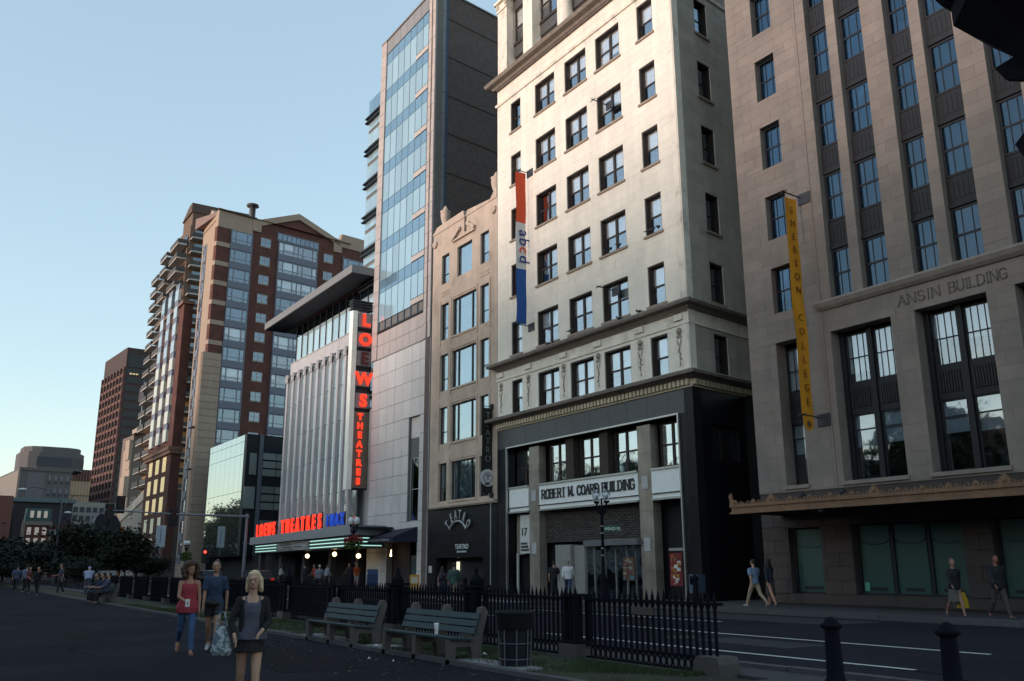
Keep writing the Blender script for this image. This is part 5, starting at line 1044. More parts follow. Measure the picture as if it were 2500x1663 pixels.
def basket(T, z, R, flr):
    for nm, m_, z0, z1, cnt in (('flowers', flr, .25, .7, 260), ('foliage', FLG, -.35, .35, 300)):
        mb = MB(); r = random.Random(3)
        for _ in range(cnt):
            a = r.uniform(0, 6.28); q = R*math.sqrt(r.random()); c = Vector((q*cos(a), q*sin(a), r.uniform(z0, z1)*(1-.3*q/R))); s_ = .07; d = Vector((r.gauss(0, 1), r.gauss(0, 1), r.gauss(0, 1))).normalized(); e = d.orthogonal().normalized(); mb.add([c-d*s_, c-e*s_, c+d*s_, c+e*s_], [(0, 1, 2, 3)])
        part(nm, mb, m_, T, (0, 0, z), stuff=True)
basket(l2, 3.0, .62, FLR)
l3 = lamp('small distant twin-globe street lamp with hanging greenery before the peach tower', -103.5, 25.5, 4.6, radians(25)); basket(l3, 2.6, .6, FLG)
l4 = lamp('far street lamp among the trees at the left', -128, 25.4, 4.8, radians(25)); 
tl_ = thing('cobra_street_light', 'tall curved street light pole standing far off at the left', 'street light', (-108.2, 13.2, 0)); TGY = M('grey_pole', (.10, .10, .115), .6)
part('pole', MB().tube((0, 0, 0), (0, 0, 8.6), .14, .09, 8), TGY, tl_); part('arm', MB().path([(0, 0, 8.5), (0, -.6, 9.3), (0, -1.6, 9.9), (0, -2.9, 10.1), (0, -3.6, 9.9)], .06, 6), TGY, tl_); part('arm', MB().path([(0, 0, 7.8), (0, .7, 8.7), (0, 1.1, 9.4)], .05, 6), TGY, tl_); part('lamp_head', MB().ell((0, -3.9, 9.8), (.2, .45, .13), 8, 5), GLOBE, tl_); part('lamp_head', MB().ell((0, .7, 7.5), (.2, .4, .12), 8, 5), GLOBE, tl_)
# ================================================================ traffic signal mast
ms = thing('traffic_signal_mast', 'grey traffic signal mast with a long arm reaching over the road', 'signal mast', (-84, 25.9, .1)); MG = M('mast_grey', (.20, .21, .25), .5, .3)
part('pole', MB().tube((0, 0, 0), (0, 0, 6.4), .17, .12, 10).box(-.2, .2, -.2, .2, 0, .3), MG, ms); part('arm', MB().tube((0, 0, 6.15), (0, -6.5, 6.18), .11, .08, 8).tube((0, -6.5, 6.18), (0, -12.3, 6.4), .08, .05, 8), MG, ms); part('joint_collar', MB().tube((0, -.15, 6.15), (0, .15, 6.15), .17, n=10), MG, ms)
SHL = M('signal_black', (.015, .016, .02), .5)
def signal(x, y, z, red=False, lab='black traffic signal hanging from the mast arm', rz=0.0):
    t = thing('traffic_signal', lab, 'traffic signal', (x, y, z), rz)
    part('housing', MB().box(-.18, .18, -.2, .2, -.6, .6), SHL, t); part('backplate', MB().box(-.02, .02, -.38, .38, -.75, .75), SHL, t)
    for k, c in enumerate(((.3, .01, .01), (.2, .12, .01), (.01, .12, .05))):
        part('lens', MB().tube((.18, 0, .38-k*.38), (.2, 0, .38-k*.38), .15, n=12, sm=False), M('lens_red_lit', c, emit=(1, .05, .03), es=3) if (red and k == 0) else M('lens_off%d' % k, tuple(v*.2 for v in c), .4), t); part('visor', MB().torus((.26, 0, .38-k*.38), .155, .02, ax='x', a0=0, a1=pi, n=8, k=4), SHL, t)
    return t
signal(-84, 14.0, 6.3, lab='black traffic signal at the far tip of the mast arm'); signal(-84, 19.3, 6.0, lab='black traffic signal hanging midway along the mast arm'); signal(-84.4, 14.9, 7.0, lab='small black signal clipped above the arm tip')
sp = thing('signal_post', 'thin post carrying the lit red signal behind the walkers', 'signal post', (-96, 25.6, .12)); part('post', MB().tube((0, 0, 0), (0, 0, 3.4), .07, n=8), MG, sp)
t = signal(-95.7, 25.5, 2.85, True, 'traffic signal showing a bright red light behind the woman in blue', radians(-30))
for x, y, lab in ((-116, 25.4, 'white rectangular parking sign on a thin post at the far pavement'),):
    t = thing('street_sign', lab, 'sign', (x, y, .1), radians(-20)); part('post', MB().tube((0, 0, 0), (0, 0, 4.2), .05, n=6), MG, t); part('sign_plate', MB().box(.06, .1, -.55, .55, 4.0, 6.6), M('pale_blue_sign', (.35, .4, .45), .6), t); part('sign_plate', MB().box(.06, .1, -.5, .5, 1.4, 2.7), M('dim_sign', (.08, .085, .1), .7), t)
    part('sign_mark', MB().box(.1, .11, -.06, .06, 4.5, 6.2), M('sign_blue_mark', (.12, .16, .3), .6), t)
# ================================================================ street furniture on the far pavement
mbx = thing('mailbox', 'blue rounded mailbox at the pavement beside the white stone pier', 'mailbox', (-57.2, 26.4, .13), radians(-20)); MBL = M('mailbox_blue', (.010, .03, .10), .5)
part('body', MB().prism([(-.35, .25), (.35, .25), (.35, 1.05), (.25, 1.27), (0, 1.37), (-.25, 1.27), (-.35, 1.05)], -.35, .35, 'y'), MBL, mbx); part('door', MB().box(-.05, .2, -.37, -.35, 1.0, 1.2), WHT, mbx)
for a in (-.3, .3):
    for b in (-.3, .3): part('leg', MB().box(a-.04, a+.04, b-.04, b+.04, 0, .26), MBL, mbx)
sg = thing('sandwich_board', 'yellow and black sandwich board outside the restaurant', 'sign board', (-52.0, 26.9, .13), radians(60)); 
for s_ in (-1, 1): o = part('board', MB().box(-.3, .3, -.015, .015, 0, 1.05), M('board_yellow', (.42, .2, .02), .7), sg, (0, s_*.22, 0)); o.rotation_euler = (radians(s_*11), 0, 0); part('board_print', MB().box(-.22, .22, -.03, -.016, .5, .9).box(-.2, .2, -.03, -.016, .2, .3), M('board_cream', (.45, .4, .3), .7), o)
nb = thing('newspaper_box', 'dim blue newspaper box on the far pavement beside the copper marquee', 'newspaper box', (-27.9, 27.6, .13)); part('box', MB().box(-.25, .25, -.22, .22, .4, 1.15).box(-.03, .03, -.03, .03, 0, .4), M('box_blue_white', (.05, .07, .11), .6), nb); part('window', MB().box(-.18, .18, -.24, -.22, .75, 1.08), GLD, nb)
for x, a in ((-87.5, 17.5), (-70, 12.9)): pass
# ================================================================ parked / passing cars far down the street
def car(label, x, y, rz, col, seed):
    t = thing('parked_car', label, 'car', (x, y, 0), rz, 'cars far down the street'); cm_ = M('car_paint_%d' % seed, col, .3, .3, var=.03)
    mb = MB(); prof = [(-2.2, .35), (-2.25, .75), (-1.5, .9), (-1.0, 1.38), (.6, 1.42), (1.25, .95), (2.1, .82), (2.25, .45), (2.1, .3), (-2.1, .3)]
    mb.prism(prof, -.85, .85, 'y'); part('body', mb, cm_, t); part('glass', MB().prism([(-1.4, .93), (-.98, 1.3), (.55, 1.33), (1.1, .96)], -.87, .87, 'y'), GLD, t)
    for a in (-1.4, 1.4):
        for b in (-.88, .88): w_ = part('wheel', MB().tube((a, b-.1, .33), (a, b+.1, .33), .33, n=14, sm=False), BLACKP, t); part('rim', MB().tube((a, b-.11, .33), (a, b+.11, .33), .18, n=10, sm=False), SILV, w_)
    for b in (-.6, .6): part('headlight', MB().ell((2.2, b, .66), (.06, .18, .09), 8, 5), M('headlight_on', (.8, .8, .7), emit=(1, .9, .7), es=1.2) if seed == 1 else GLOBE, t); part('tail_light', MB().box(-2.27, -2.2, b-.15, b+.15, .65, .78), M('tail_red', (.25, .01, .01), emit=(1, .05, .02), es=.25), t)
car('dark car by the kerb below the cinema marquee', -74, 23.9, pi, (.02, .02, .025), 0); car('grey car farther down the street, headlights on', -97, 16.4, 0, (.12, .12, .13), 1); car('dark blue car at the far kerb beyond the cinema', -88, 23.9, pi, (.02, .025, .04), 2)
# ================================================================ near lantern at the top right corner
ln = thing('park_lantern', 'large black lantern head on a post cut by the top right corner', 'street lamp', (-1.70, 4.3, 0))
part('post', MB().tube((0, 0, 0), (0, 0, 3.9), .06, n=10), IRON, ln)
hd = MB(); NS = 8
def octo(r, z): return [(r*cos(pi/8+i*pi/4), r*sin(pi/8+i*pi/4), z) for i in range(8)]
def oct_stack(prof):
    mb = MB(); V = []; F = []
    for r_, z in prof: V += octo(r_, z)
    for j in range(len(prof)-1): F += [(j*8+i, j*8+(i+1) % 8, (j+1)*8+(i+1) % 8, (j+1)*8+i) for i in range(8)]
    F += [tuple(range(7, -1, -1)), tuple((len(prof)-1)*8+i for i in range(8))]; return mb.add(V, F)
part('head', oct_stack([(.10, 3.88), (.17, 3.97), (.26, 4.09), (.46, 4.30), (.46, 4.40), (.50, 4.43), (.54, 4.5), (.54, 4.58), (.4, 4.7)]), IRON, ln)
part('lantern_glass', oct_stack([(.30, 4.7), (.42, 5.35)]), GLOBE2, ln); part('lantern_roof', oct_stack([(.50, 5.35), (.48, 5.42), (.28, 5.62), (.2, 5.66), (.08, 5.85), (.02, 6.0)]), IRON, ln)
for i in range(8):
    a_ = pi/8+i*pi/4; part('glazing_bar', MB().tube((.31*cos(a_), .31*sin(a_), 4.68), (.43*cos(a_), .43*sin(a_), 5.36), .015, n=5), IRON, ln)
part('base', MB().lathe([(.24, 0), (.22, .3), (.14, .42), (.12, .9), (.07, 1.0)], n=12), IRON, ln)
part('scroll', MB().prism([(-.29, 3.62), (-.2, 3.7), (-.05, 3.74), (-.05, 3.64), (-.18, 3.6), (-.25, 3.52)], -.02, .02, 'y'), IRON, ln)
part('scroll', MB().prism([(-.33, 4.06), (-.2, 4.08), (-.1, 4.0), (-.1, 3.9), (-.2, 3.93), (-.29, 3.98)], -.02, .02, 'y'), IRON, ln)
# ================================================================ verge grass, fallen leaves, litter
GM = M('verge_grass', (.03, .05, .014), .8, isl=.4, var=.2); mb = MB(); r = random.Random(12)
from mathutils import noise as mnoise
cnt = 0
while cnt < 26000:
    x = -10.2-(r.random()**1.6)*34; y = r.uniform(8.2, 10.15)
    if mnoise.noise(Vector((x*.7, y*.9, 0)))+.25 < r.random()*.6: continue
    h = r.uniform(.03, .09); a = r.uniform(0, pi); dx, dy = cos(a)*.006, sin(a)*.006; lx, ly = r.uniform(-.03, .03), r.uniform(-.03, .03)
    mb.add([(x-dx, y-dy, .04), (x+dx, y+dy, .04), (x+lx, y+ly, .04+h)], [(0, 1, 2)]); cnt += 1
struct('verge_grass', mb, GM, True)
mb = MB()
for k in range(900):
    x = -6-(r.random()**1.3)*34; y = 8.0-abs(r.gauss(0, 1.1)) if r.random() < .75 else r.uniform(8.2, 10.1); z = .006 if y < 8 else .06
    a = r.uniform(0, 6.28); s_ = r.uniform(.012, .035); c = Vector((x, y, z+r.uniform(0, .01))); d = Vector((cos(a), sin(a), r.uniform(-.3, .3)))*s_; e = Vector((-sin(a), cos(a), r.uniform(-.3, .3)))*s_*.6; mb.add([c-d, c-e, c+d, c+e], [(0, 1, 2, 3)])
struct('fallen_leaves', mb, M('dead_leaves', (.12, .09, .06), .8, isl=.6, var=.2), True)
for x, y, s_ in ((-15.7, 7.2, .05), (-15.0, 7.35, .04), (-17.4, 8.1, .09), (-14.6, 8.95, .08)):
    o = part('paper_scrap', MB().add([(0, 0, 0), (s_, .01, .02), (s_*1.1, s_*.8, .005), (.01, s_*.7, .03), (s_*.5, s_*.4, .05)], [(0, 1, 4), (1, 2, 4), (2, 3, 4), (3, 0, 4)]), WHT, None, (x, y, .01 if y < 8 else .075)); o['label'] = 'crumpled white paper scrap on the ground near the benches'; o['category'] = 'litter'; o['group'] = 'paper scraps near the benches'
# ================================================================ people
def skinmesh(mb, mat, vox, name, smooth=2):
    me0 = mb.mesh(name, mat); o = bpy.data.objects.new(name, me0); m = o.modifiers.new('r', 'REMESH'); m.mode = 'VOXEL'; m.voxel_size = vox; m.use_smooth_shade = True
    if smooth: q = o.modifiers.new('s', 'SMOOTH'); q.factor = .5; q.iterations = smooth
    me = evalmesh(o); bpy.data.meshes.remove(me0); me.name = name; me.materials.clear(); me.materials.append(mat); return me
def loft(mb, rings, n=16):
    V = []; F = []
    for c, a, b in rings: V += [Vector(c)+Vector(a)*cos(2*pi*i/n)+Vector(b)*sin(2*pi*i/n) for i in range(n)]
    for j in range(len(rings)-1): F += [(j*n+i, j*n+(i+1) % n, (j+1)*n+(i+1) % n, (j+1)*n+i) for i in range(n)]
    k = len(rings)-1; F += [tuple(range(n-1, -1, -1)), tuple(k*n+i for i in range(n))]; return mb.add(V, F)
def rcone(mb, p0, r0, p1, r1, n=12):
    p0, p1 = Vector(p0), Vector(p1); mb.tube(p0, p1, r0, r1, n); mb.ell(p0, (r0, r0, r0), n, 8); mb.ell(p1, (r1, r1, r1), n, 8)
def person(label, loc, heading, H=1.7, male=False, pose=None, top=None, legs=None, hair=None, skin=(.42, .24, .17), shoes=(.05, .05, .05), vox=.011, face=True, group=None, cat='person', neck=0.0):
    p_ = dict(hipL=24, kneeL=8, hipR=-18, kneeR=22, shL=-18, elL=15, shR=20, elR=18, abL=8, abR=8, lean=2, turn=0); p_.update(pose or {})
    s = H/1.72; T = thing('person', label, cat, loc, heading, group); SK = M('skin_%d' % int(sum(skin)*1000), skin, .6, var=.05, sc=8)
    R = radians; sw, hw, ww, cw = (.195, .155, .145, .17) if male else (.165, .165, .118, .138)
    fd = lambda ang: Vector((sin(R(ang)), 0, -cos(R(ang))))
    P = {}
    for S, y in (('L', 1), ('R', -1)):
        h = Vector((0, y*.088, .90)); k = h+fd(p_['hip'+S])*.43; a = k+fd(p_['hip'+S]-p_['knee'+S])*.41; P['h'+S], P['k'+S], P['a'+S] = h, k, a
    low = min(P['aL'].z, P['aR'].z)-.075; off = Vector((0, 0, -low))
    for k in list(P): P[k] = P[k]+off
    base = .90+off.z; le = R(p_['lean']); 
    def U(x, y, z):      # upper body coordinates (z above hip), with forward lean
        return Vector((x*cos(le)+z*sin(le), y, base+z*cos(le)-x*sin(le)))
    for S, y in (('L', 1), ('R', -1)):
        sh = U(0, y*sw, .49); ab = R(p_['ab'+S]); d = fd(p_['sh'+S]); d = Vector((d.x, y*sin(ab), d.z*cos(ab))).normalized(); e = sh+d*.285
        d2 = fd(p_['sh'+S]+p_['el'+S]); inn = p_.get('in'+S, 0); d2 = Vector((d2.x, -y*sin(R(inn)), d2.z)).normalized(); w_ = e+d2*.24; P['s'+S], P['e'+S], P['w'+S], P['d'+S] = sh, e, w_, d2
    rings = [(-.07, hw*.80, .10), (0, hw, .112), (.08, hw*.93, .105), (.17, ww, .088), (.27, ww*1.07, .092), (.36, cw, .112), (.43, cw*1.08, .105), (.49, cw*.98, .08), (.535, .085, .062), (.56, .055, .056), (.66, .05, .054)]
    def torso(mb, z0, z1, d, fl=0.0):
        rr = [r_ for r_ in rings if z0 <= r_[0] <= z1]; out = []
        def at(z):
            for (a, b) in zip(rings, rings[1:]):
                if a[0] <= z <= b[0]: t = (z-a[0])/(b[0]-a[0]); return (z, a[1]+(b[1]-a[1])*t, a[2]+(b[2]-a[2])*t)
            return (z, rings[0][1], rings[0][2]) if z < rings[0][0] else rings[-1]
        rr = [at(z0)]+[q for q in rr if z0+.02 < q[0] < z1-.02]+[at(z1)]
        loft(mb, [(U(0.0, 0, z), Vector((0, w_+d+fl*(z1-z), 0)), Vector((cos(le), 0, -sin(le)))*(q+d+fl*(z1-z)*.8)) for z, w_, q in rr])
    b = MB(); torso(b, -.07, .66, 0)
    for S, y in (('L', 1), ('R', -1)):
        rcone(b, P['h'+S], .092 if not male else .09, P['k'+S], .056); rcone(b, P['k'+S]+Vector((0, 0, 0)), .054, P['k'+S].lerp(P['a'+S], .35), .053); rcone(b, P['k'+S].lerp(P['a'+S], .35), .053, P['a'+S], .034)
        a = P['a'+S]; pitch = R(max(-40, min(50, (p_['knee'+S]-p_['hip'+S])*.8 if a.z > low+off.z+.10 else 0))); fdv = Vector((cos(pitch), 0, -sin(pitch)))
        heel = a+Vector((-.03, 0, -.045)); toe = heel+fdv*.19+Vector((0, y*.02, -.005)); P['heel'+S], P['toe'+S] = heel, toe; rcone(b, heel, .032, toe, .026); rcone(b, a, .034, heel.lerp(toe, .55), .03)
        rcone(b, P['s'+S], .048 if not male else .058, P['e'+S], .036 if not male else .044); rcone(b, U(0, y*sw*.4, .50), .05, P['s'+S], .046); rcone(b, P['e'+S], .036 if not male else .042, P['w'+S], .024)
        d = P['d'+S]; w_ = P['w'+S]; rt_ = Vector((1, 0, 0)) if abs(d.x) < .8 else Vector((0, 0, 1)); rt_ = (rt_-d*rt_.dot(d)).normalized(); up_ = d.cross(rt_)*y
        rcone(b, w_, .024, w_+d*.07, .026, 8); Mx = Matrix((rt_, up_, d)).transposed(); b.ell(w_+d*.06, (.042, .018, .05), 10, 6, Mx)
        for i, L in enumerate((.066, .076, .07, .055)):
            f0 = w_+d*.095+rt_*(.03-i*.02); f1 = f0+d*L*.55; f2 = f1+(d*.8-up_*.6).normalized()*L*.5; rcone(b, f0, .0095, f1, .009, 6); rcone(b, f1, .009, f2, .0075, 6)
        t0 = w_+d*.04+rt_*.035; t1 = t0+(d+rt_*.8).normalized()*.04; rcone(b, t0, .012, t1, .0105, 6); rcone(b, t1, .0105, t1+(d*1.0-up_*.3).normalized()*.03, .009, 6)
    # head
    tn = R(p_['turn']); hc = U(.015, 0, .755)+Vector((p_.get('headx', 0), p_.get('heady', 0), 0)); HR = Matrix.Rotation(tn, 3, 'Z') @ Matrix.Rotation(R(p_.get('nod', 0)), 3, 'Y')
    Hp = lambda x, y, z: hc+HR @ Vector((x, y, z))
    b.ell(hc, (.098, .077, .108), 16, 12, HR); b.ell(Hp(.03, 0, -.06), (.062, .056, .06), 12, 8, HR); rcone(b, U(0, 0, .58), .05, Hp(-.015, 0, -.07), .05)
    rcone(b, Hp(.088, 0, .0), .010, Hp(.108, 0, -.03), .013, 8); b.ell(Hp(.085, 0, -.075), (.02, .026, .02), 8, 6); b.ell(Hp(.085, 0, .03), (.022, .055, .014), 8, 6)
    for y in (-1, 1): b.ell(Hp(-.005, y*.079, -.01), (.018, .01, .03), 8, 6, HR)
    S_ = Matrix.Diagonal((s, s, s, 1))
    def add(nm, mb, mat, v=None, sm=2, lab=None):
        me = skinmesh(mb, mat, v or vox, nm, sm); me.transform(S_); o = part(nm, me, None, T)
        if lab: o['label'] = lab
        return o
    body = add('body', b, SK, min(vox, .012) if face else vox)
    if face:
        EW = M('eye_dark', (.03, .02, .018), .3); LP = M('lips', (.30, .09, .08), .5); BR = M('brow_dark', (.07, .045, .03), .8)
        for y in (-1, 1):
            part('eye', (lambda m_: (m_.transform(S_), m_)[1])(MB().ell(Hp(.084, y*.031, .005), (.013, .012, .008), 8, 6, HR).mesh('eye', EW)), None, T); part('eyebrow', (lambda m_: (m_.transform(S_), m_)[1])(MB().ell(Hp(.094, y*.032, .028), (.007, .020, .003), 8, 4, HR).mesh('eyebrow', BR)), None, T)
        part('mouth', (lambda m_: (m_.transform(S_), m_)[1])(MB().ell(Hp(.094, 0, -.055), (.012, .028, .010), 8, 5, HR).mesh('mouth', LP)), None, T)
    # clothing
    def leg_cloth(nm, mat, frac, d, flare=0.0, z_top=.12):
        g = MB(); torso(g, -.06, z_top, d+.004)
        for S in 'LR':
            h, k, a = P['h'+S], P['k'+S], P['a'+S]
            if frac <= 1: q = h.lerp(k, frac); g.tube(h, q, .098+d, .092+d-(.036*frac)+flare, 14); g.ell(h, (.098+d,)*3, 12, 8)
            else:
                rcone(g, h, .094+d, k, .062+d*.8); e_ = k.lerp(a, (frac-1)); g.tube(k, e_, .060+d*.8, .045+d+flare, 14)
        return add(nm, g, mat)
    if legs:
        m_ = M('cloth_'+legs[1], legs[2], .85, var=.12, sc=14, bump=1.0, bsc=13)
        if legs[0] == 'skirt':
            g = MB(); torso(g, -.08, .14, .015, .1); c = U(0, 0, -.03); loft(g, [(c, Vector((0, hw+.02, 0)), Vector((.13, 0, 0))), (c+Vector((.01, 0, -legs[3])), Vector((0, hw+.05, 0)), Vector((.17, 0, 0)))]); add('skirt', g, m_)
        else: leg_cloth(legs[0], m_, legs[3], legs[4] if len(legs) > 4 else .008)
    if top:
        m_ = M('cloth_'+top[1], top[2], .85, var=.12, sc=14, bump=1.0, bsc=12); kind = top[0]; sl = top[3]; d = top[4] if len(top) > 4 else .012; z0 = top[5] if len(top) > 5 else -.02
        g = MB(); torso(g, z0, .47 if kind == 'camisole' else .555, d, .10 if kind == 'camisole' else .03)
        if kind == 'camisole':
            for y in (-1, 1): rcone(g, U(.09, y*.07, .42), .018, U(.02, y*.09, .54), .016); rcone(g, U(-.08, y*.07, .42), .018, U(.02, y*.09, .54), .016)
        for S, y in (('L', 1), ('R', -1)):
            if sl <= 0: continue
            rcone(g, U(0, y*sw*.45, .50), .055+d, P['s'+S], .052+d)
            if sl <= 1: g.tube(P['s'+S], P['s'+S].lerp(P['e'+S], sl), .054+d+(.008 if male else 0), .05+d+(.008 if male else 0), 12)
            else: rcone(g, P['s'+S], .054+d, P['e'+S], .043+d); g.tube(P['e'+S], P['e'+S].lerp(P['w'+S], sl-1), .043+d, .034+d, 12)
        add(kind, g, m_)
    if shoes:
        m_ = M('shoe_%d' % int(sum(shoes)*1000), shoes, .6)
        for S in 'LR': g = MB(); rcone(g, P['heel'+S], .042, P['toe'+S], .035); add('shoe', g, m_)
    if hair:
        kd, hcol = hair[0], hair[1]; m_ = M('hair_%d' % int(sum(hcol)*1000), hcol, .7, var=.25, sc=60, bump=.6, bsc=90); g = MB(); r = random.Random(4)
        if kd == 'curly':
            for _ in range(260):
                a = r.uniform(0, 6.28); u = r.uniform(-1.7, 1); rr = .135*(1-.12*abs(u)) if u < 0 else .115*math.sqrt(max(.12, 1-min(1, u*u*.8))); x = -.02+rr*cos(a)*1.05
                if x > .03 and u < .62: continue
                q = r.uniform(.03, .05); g.ell(Hp(x, rr*sin(a)*1.12, .02+u*.115), (q, q, q), 7, 5)
        else:
            g.ell(Hp(-.026, 0, .026), (.092, .088, .104), 14, 10, HR)
            if kd == 'bun': g.ell(Hp(-.07, 0, .11), (.045, .045, .04), 10, 8); rcone(g, Hp(-.07, 0, 0), .06, Hp(-.075, 0, -.07), .04)
            if kd == 'ponytail': rcone(g, Hp(-.08, 0, .02), .045, Hp(-.10, -.02, -.10), .04); rcone(g, Hp(-.10, -.02, -.10), .04, Hp(-.10, -.03, -.22), .018)
            if kd == 'straight':
                for y in (-1, 1):
                    rcone(g, Hp(-.02, y*.072, .02), .03, Hp(-.015, y*.094, -.11), .022); rcone(g, Hp(-.04, y*.07, 0), .045, Hp(-.05, y*.09, -.14), .03); rcone(g, Hp(.03, y*.05, .085), .024, Hp(.012, y*.084, .0), .016)
                rcone(g, Hp(-.06, 0, 0), .07, Hp(-.07, 0, -.13), .05)
            if kd == 'long':
                for y in (-1, 0, 1): rcone(g, Hp(-.05, y*.05, 0), .05, Hp(-.10, y*.06, -.34), .04)
                for y in (-1, 1): rcone(g, Hp(-.0, y*.075, .02), .03, Hp(-.03, y*.09, -.2), .03)
            if kd == 'cap': g = MB(); g.ell(Hp(-.005, 0, .035), (.105, .086, .09), 14, 10, HR); g.ell(Hp(.1, 0, .03), (.07, .06, .012), 10, 5, HR)
        ho = add('cap' if kd == 'cap' else 'hair', g, m_, sm=1)
    P['T'] = T; P['s'] = s; P['Hp'] = Hp; P['U'] = U; return P
def wp(P, v):   # local person point -> world
    T = P['T']; return T.location+(Matrix.Rotation(T.rotation_euler.z, 3, 'Z') @ (Vector(v)*P['s']))
# directions: towards the camera from the left ~ heading along +X, slightly towards -Y
hd = lambda x, y: atan2(-y, -x)
# 1 woman in red camisole and jeans
P1 = person('woman with curly dark hair in a red camisole and blue jeans, walking', (-18.7, 4.72, 0), hd(-18.7, 4.72)+radians(6), 1.69, pose=dict(hipL=22, kneeL=12, hipR=-20, kneeR=34, shL=6, elL=8, shR=22, elR=48, inR=25, abR=6, turn=22, lean=1), top=('camisole', 'red', (.30, .035, .05), 0, .016, -.09), legs=('jeans', 'blue_denim', (.045, .085, .19), 1.93, .003), hair=('curly', (.06, .034, .024)), skin=(.32, .165, .11), shoes=(.22, .10, .07), vox=.0115)
ph = thing('phone', 'small white phone in the hand of the woman in red', 'phone', wp(P1, P1['wR']+P1['dR']*.12), P1['T'].rotation_euler.z); part('phone_body', MB().box(-.01, .01, -.04, .04, -.07, .07), WHT, ph)
# 2 woman in blue T-shirt and denim shorts
P2 = person('smiling woman in a dark blue T-shirt and denim shorts, walking', (-19.25, 5.38, 0), hd(-19.25, 5.38)+radians(-4), 1.74, pose=dict(hipL=20, kneeL=10, hipR=-15, kneeR=24, shL=-14, elL=14, shR=10, elR=8, abL=14, abR=6, turn=-6), top=('T_shirt', 'dark_blue', (.025, .045, .09), .75, .016, .03), legs=('shorts', 'dark_denim', (.03, .035, .05), .52, .016), hair=('bun', (.045, .025, .02)), skin=(.36, .20, .14), shoes=(.40, .40, .42), vox=.0115)
bb = thing('waist_bag', 'black bag slung at the waist of the woman in blue', 'bag', wp(P2, P2['U'](.15, -.03, .04)), P2['T'].rotation_euler.z); part('pouch', skinmesh(MB().ell((0, 0, 0), (.05, .15, .08), 12, 8), M('black_leather', (.01, .01, .012), .5), .012, 'pouch'), None, bb)
# 3 blonde woman in black jacket
P3 = person('blonde woman in an open black jacket, grey top and short black skirt, walking nearest', (-10.98, 3.52, 0), hd(-10.98, 3.52)+radians(4), 1.54, pose=dict(hipL=14, kneeL=10, hipR=-12, kneeR=20, shL=8, elL=52, inL=30, shR=4, elR=38, inR=10, abR=18, abL=12, lean=3, turn=-14, nod=6), top=('camisole', 'slate_grey', (.075, .075, .105), 0, .008, .0), legs=('skirt', 'black', (.012, .012, .014), .13), hair=('straight', (.62, .47, .30)), skin=(.42, .25, .18), shoes=(.1, .09, .09), vox=.010)
def jacket(P, mat, vox=.011):
    g = MB(); U = P['U']; sw = .165
    for S, y in (('L', 1), ('R', -1)):
        rcone(g, U(-.01, y*.08, .50), .045, P['s'+S], .052); rcone(g, P['s'+S], .054, P['e'+S], .047); g.tube(P['e'+S], P['e'+S].lerp(P['w'+S], .8), .048, .04, 12)
        loft(g, [(U(-.01, y*.115, z), Vector((0, w_, 0)), Vector((d_, 0, 0))) for z, w_, d_ in ((-.16, .075, .125), (-.02, .07, .13), (.17, .05, .11), (.36, .05, .115), (.49, .04, .08))], 12)
    loft(g, [(U(-.085, 0, z), Vector((0, w_, 0)), Vector((.03, 0, 0))) for z, w_ in ((-.16, .18), (.17, .13), (.49, .13))], 12)
    me = skinmesh(g, mat, vox, 'jacket'); me.transform(Matrix.Diagonal((P['s'],)*3+(1,))); part('jacket', me, None, P['T'])
jacket(P3, M('cloth_black_jacket', (.011, .011, .013), .85, var=.1, sc=14, bump=1.0, bsc=12))
bg_ = thing('tote_bag', 'pale blue and white patterned tote bag on the arm of the blonde woman', 'bag', wp(P3, P3['eR']+Vector((.06, -.13, .06))), P3['T'].rotation_euler.z)
TOT = M('tote_pattern', (.33, .37, .40), .85, var=.1, sc=14, col2=(.10, .13, .16), c2sc=26, c2t=(.48, .52))
mb = MB(); loft(mb, [((0, .02, -.42), (.05, 0, 0), (0, .10, 0)), ((0, .02, -.38), (.07, 0, 0), (0, .122, 0)), ((0, .01, -.24), (.055, 0, 0), (0, .095, 0)), ((0, 0, -.09), (.025, 0, 0), (0, .05, 0))], 16); part('bag_body', skinmesh(mb, TOT, .012, 'bag_body'), None, bg_)
for x in (-.03, .03): part('strap', MB().path([(x, -.05, -.1), (0, -.02, .06), (0, .03, .07), (x, .06, -.1)], .009, 6), TOT, bg_)
# far people
FV = .024
far_kw = dict(vox=FV, face=False)
A_ = lambda *p: atan2(p[1], p[0])
person('man with grey hair in a white shirt walking away before the stone entrance', (-36.3, 27.2, .13), A_(-.7, .6), 1.80, True, dict(), ('shirt', 'white', (.6, .6, .62), 1.7, .02), ('trousers', 'jeans_far', (.04, .06, .12), 1.95), ('short', (.25, .24, .23)), **far_kw)
person('person in a black T-shirt walking beside the man in white', (-37.2, 27.0, .13), A_(-.7, .6), 1.74, True, dict(hipL=-18, hipR=22, kneeL=22, kneeR=8), ('T_shirt', 'black_far', (.015, .015, .018), .8, .02), ('trousers', 'dark_far', (.02, .02, .025), 1.95), ('short', (.02, .015, .012)), **far_kw)
person('man in a loose green shirt and shorts crossing towards the restaurant', (-38.3, 21.9, 0), A_(-.6, .8), 1.80, True, dict(), ('shirt', 'dark_green', (.035, .07, .06), 1.6, .035, -.12), ('shorts', 'tan_far', (.16, .14, .1), .8, .02), ('short', (.03, .02, .015)), **far_kw)
Pg = person('girl with a small backpack crossing beside the man in green', (-39.6, 22.0, 0), A_(-.6, .8), 1.62, False, dict(hipL=-15, hipR=20), ('T_shirt', 'plum', (.05, .035, .055), .6, .015), ('jeans', 'blue_far', (.03, .05, .1), 1.9), ('long', (.03, .02, .016)), **far_kw)
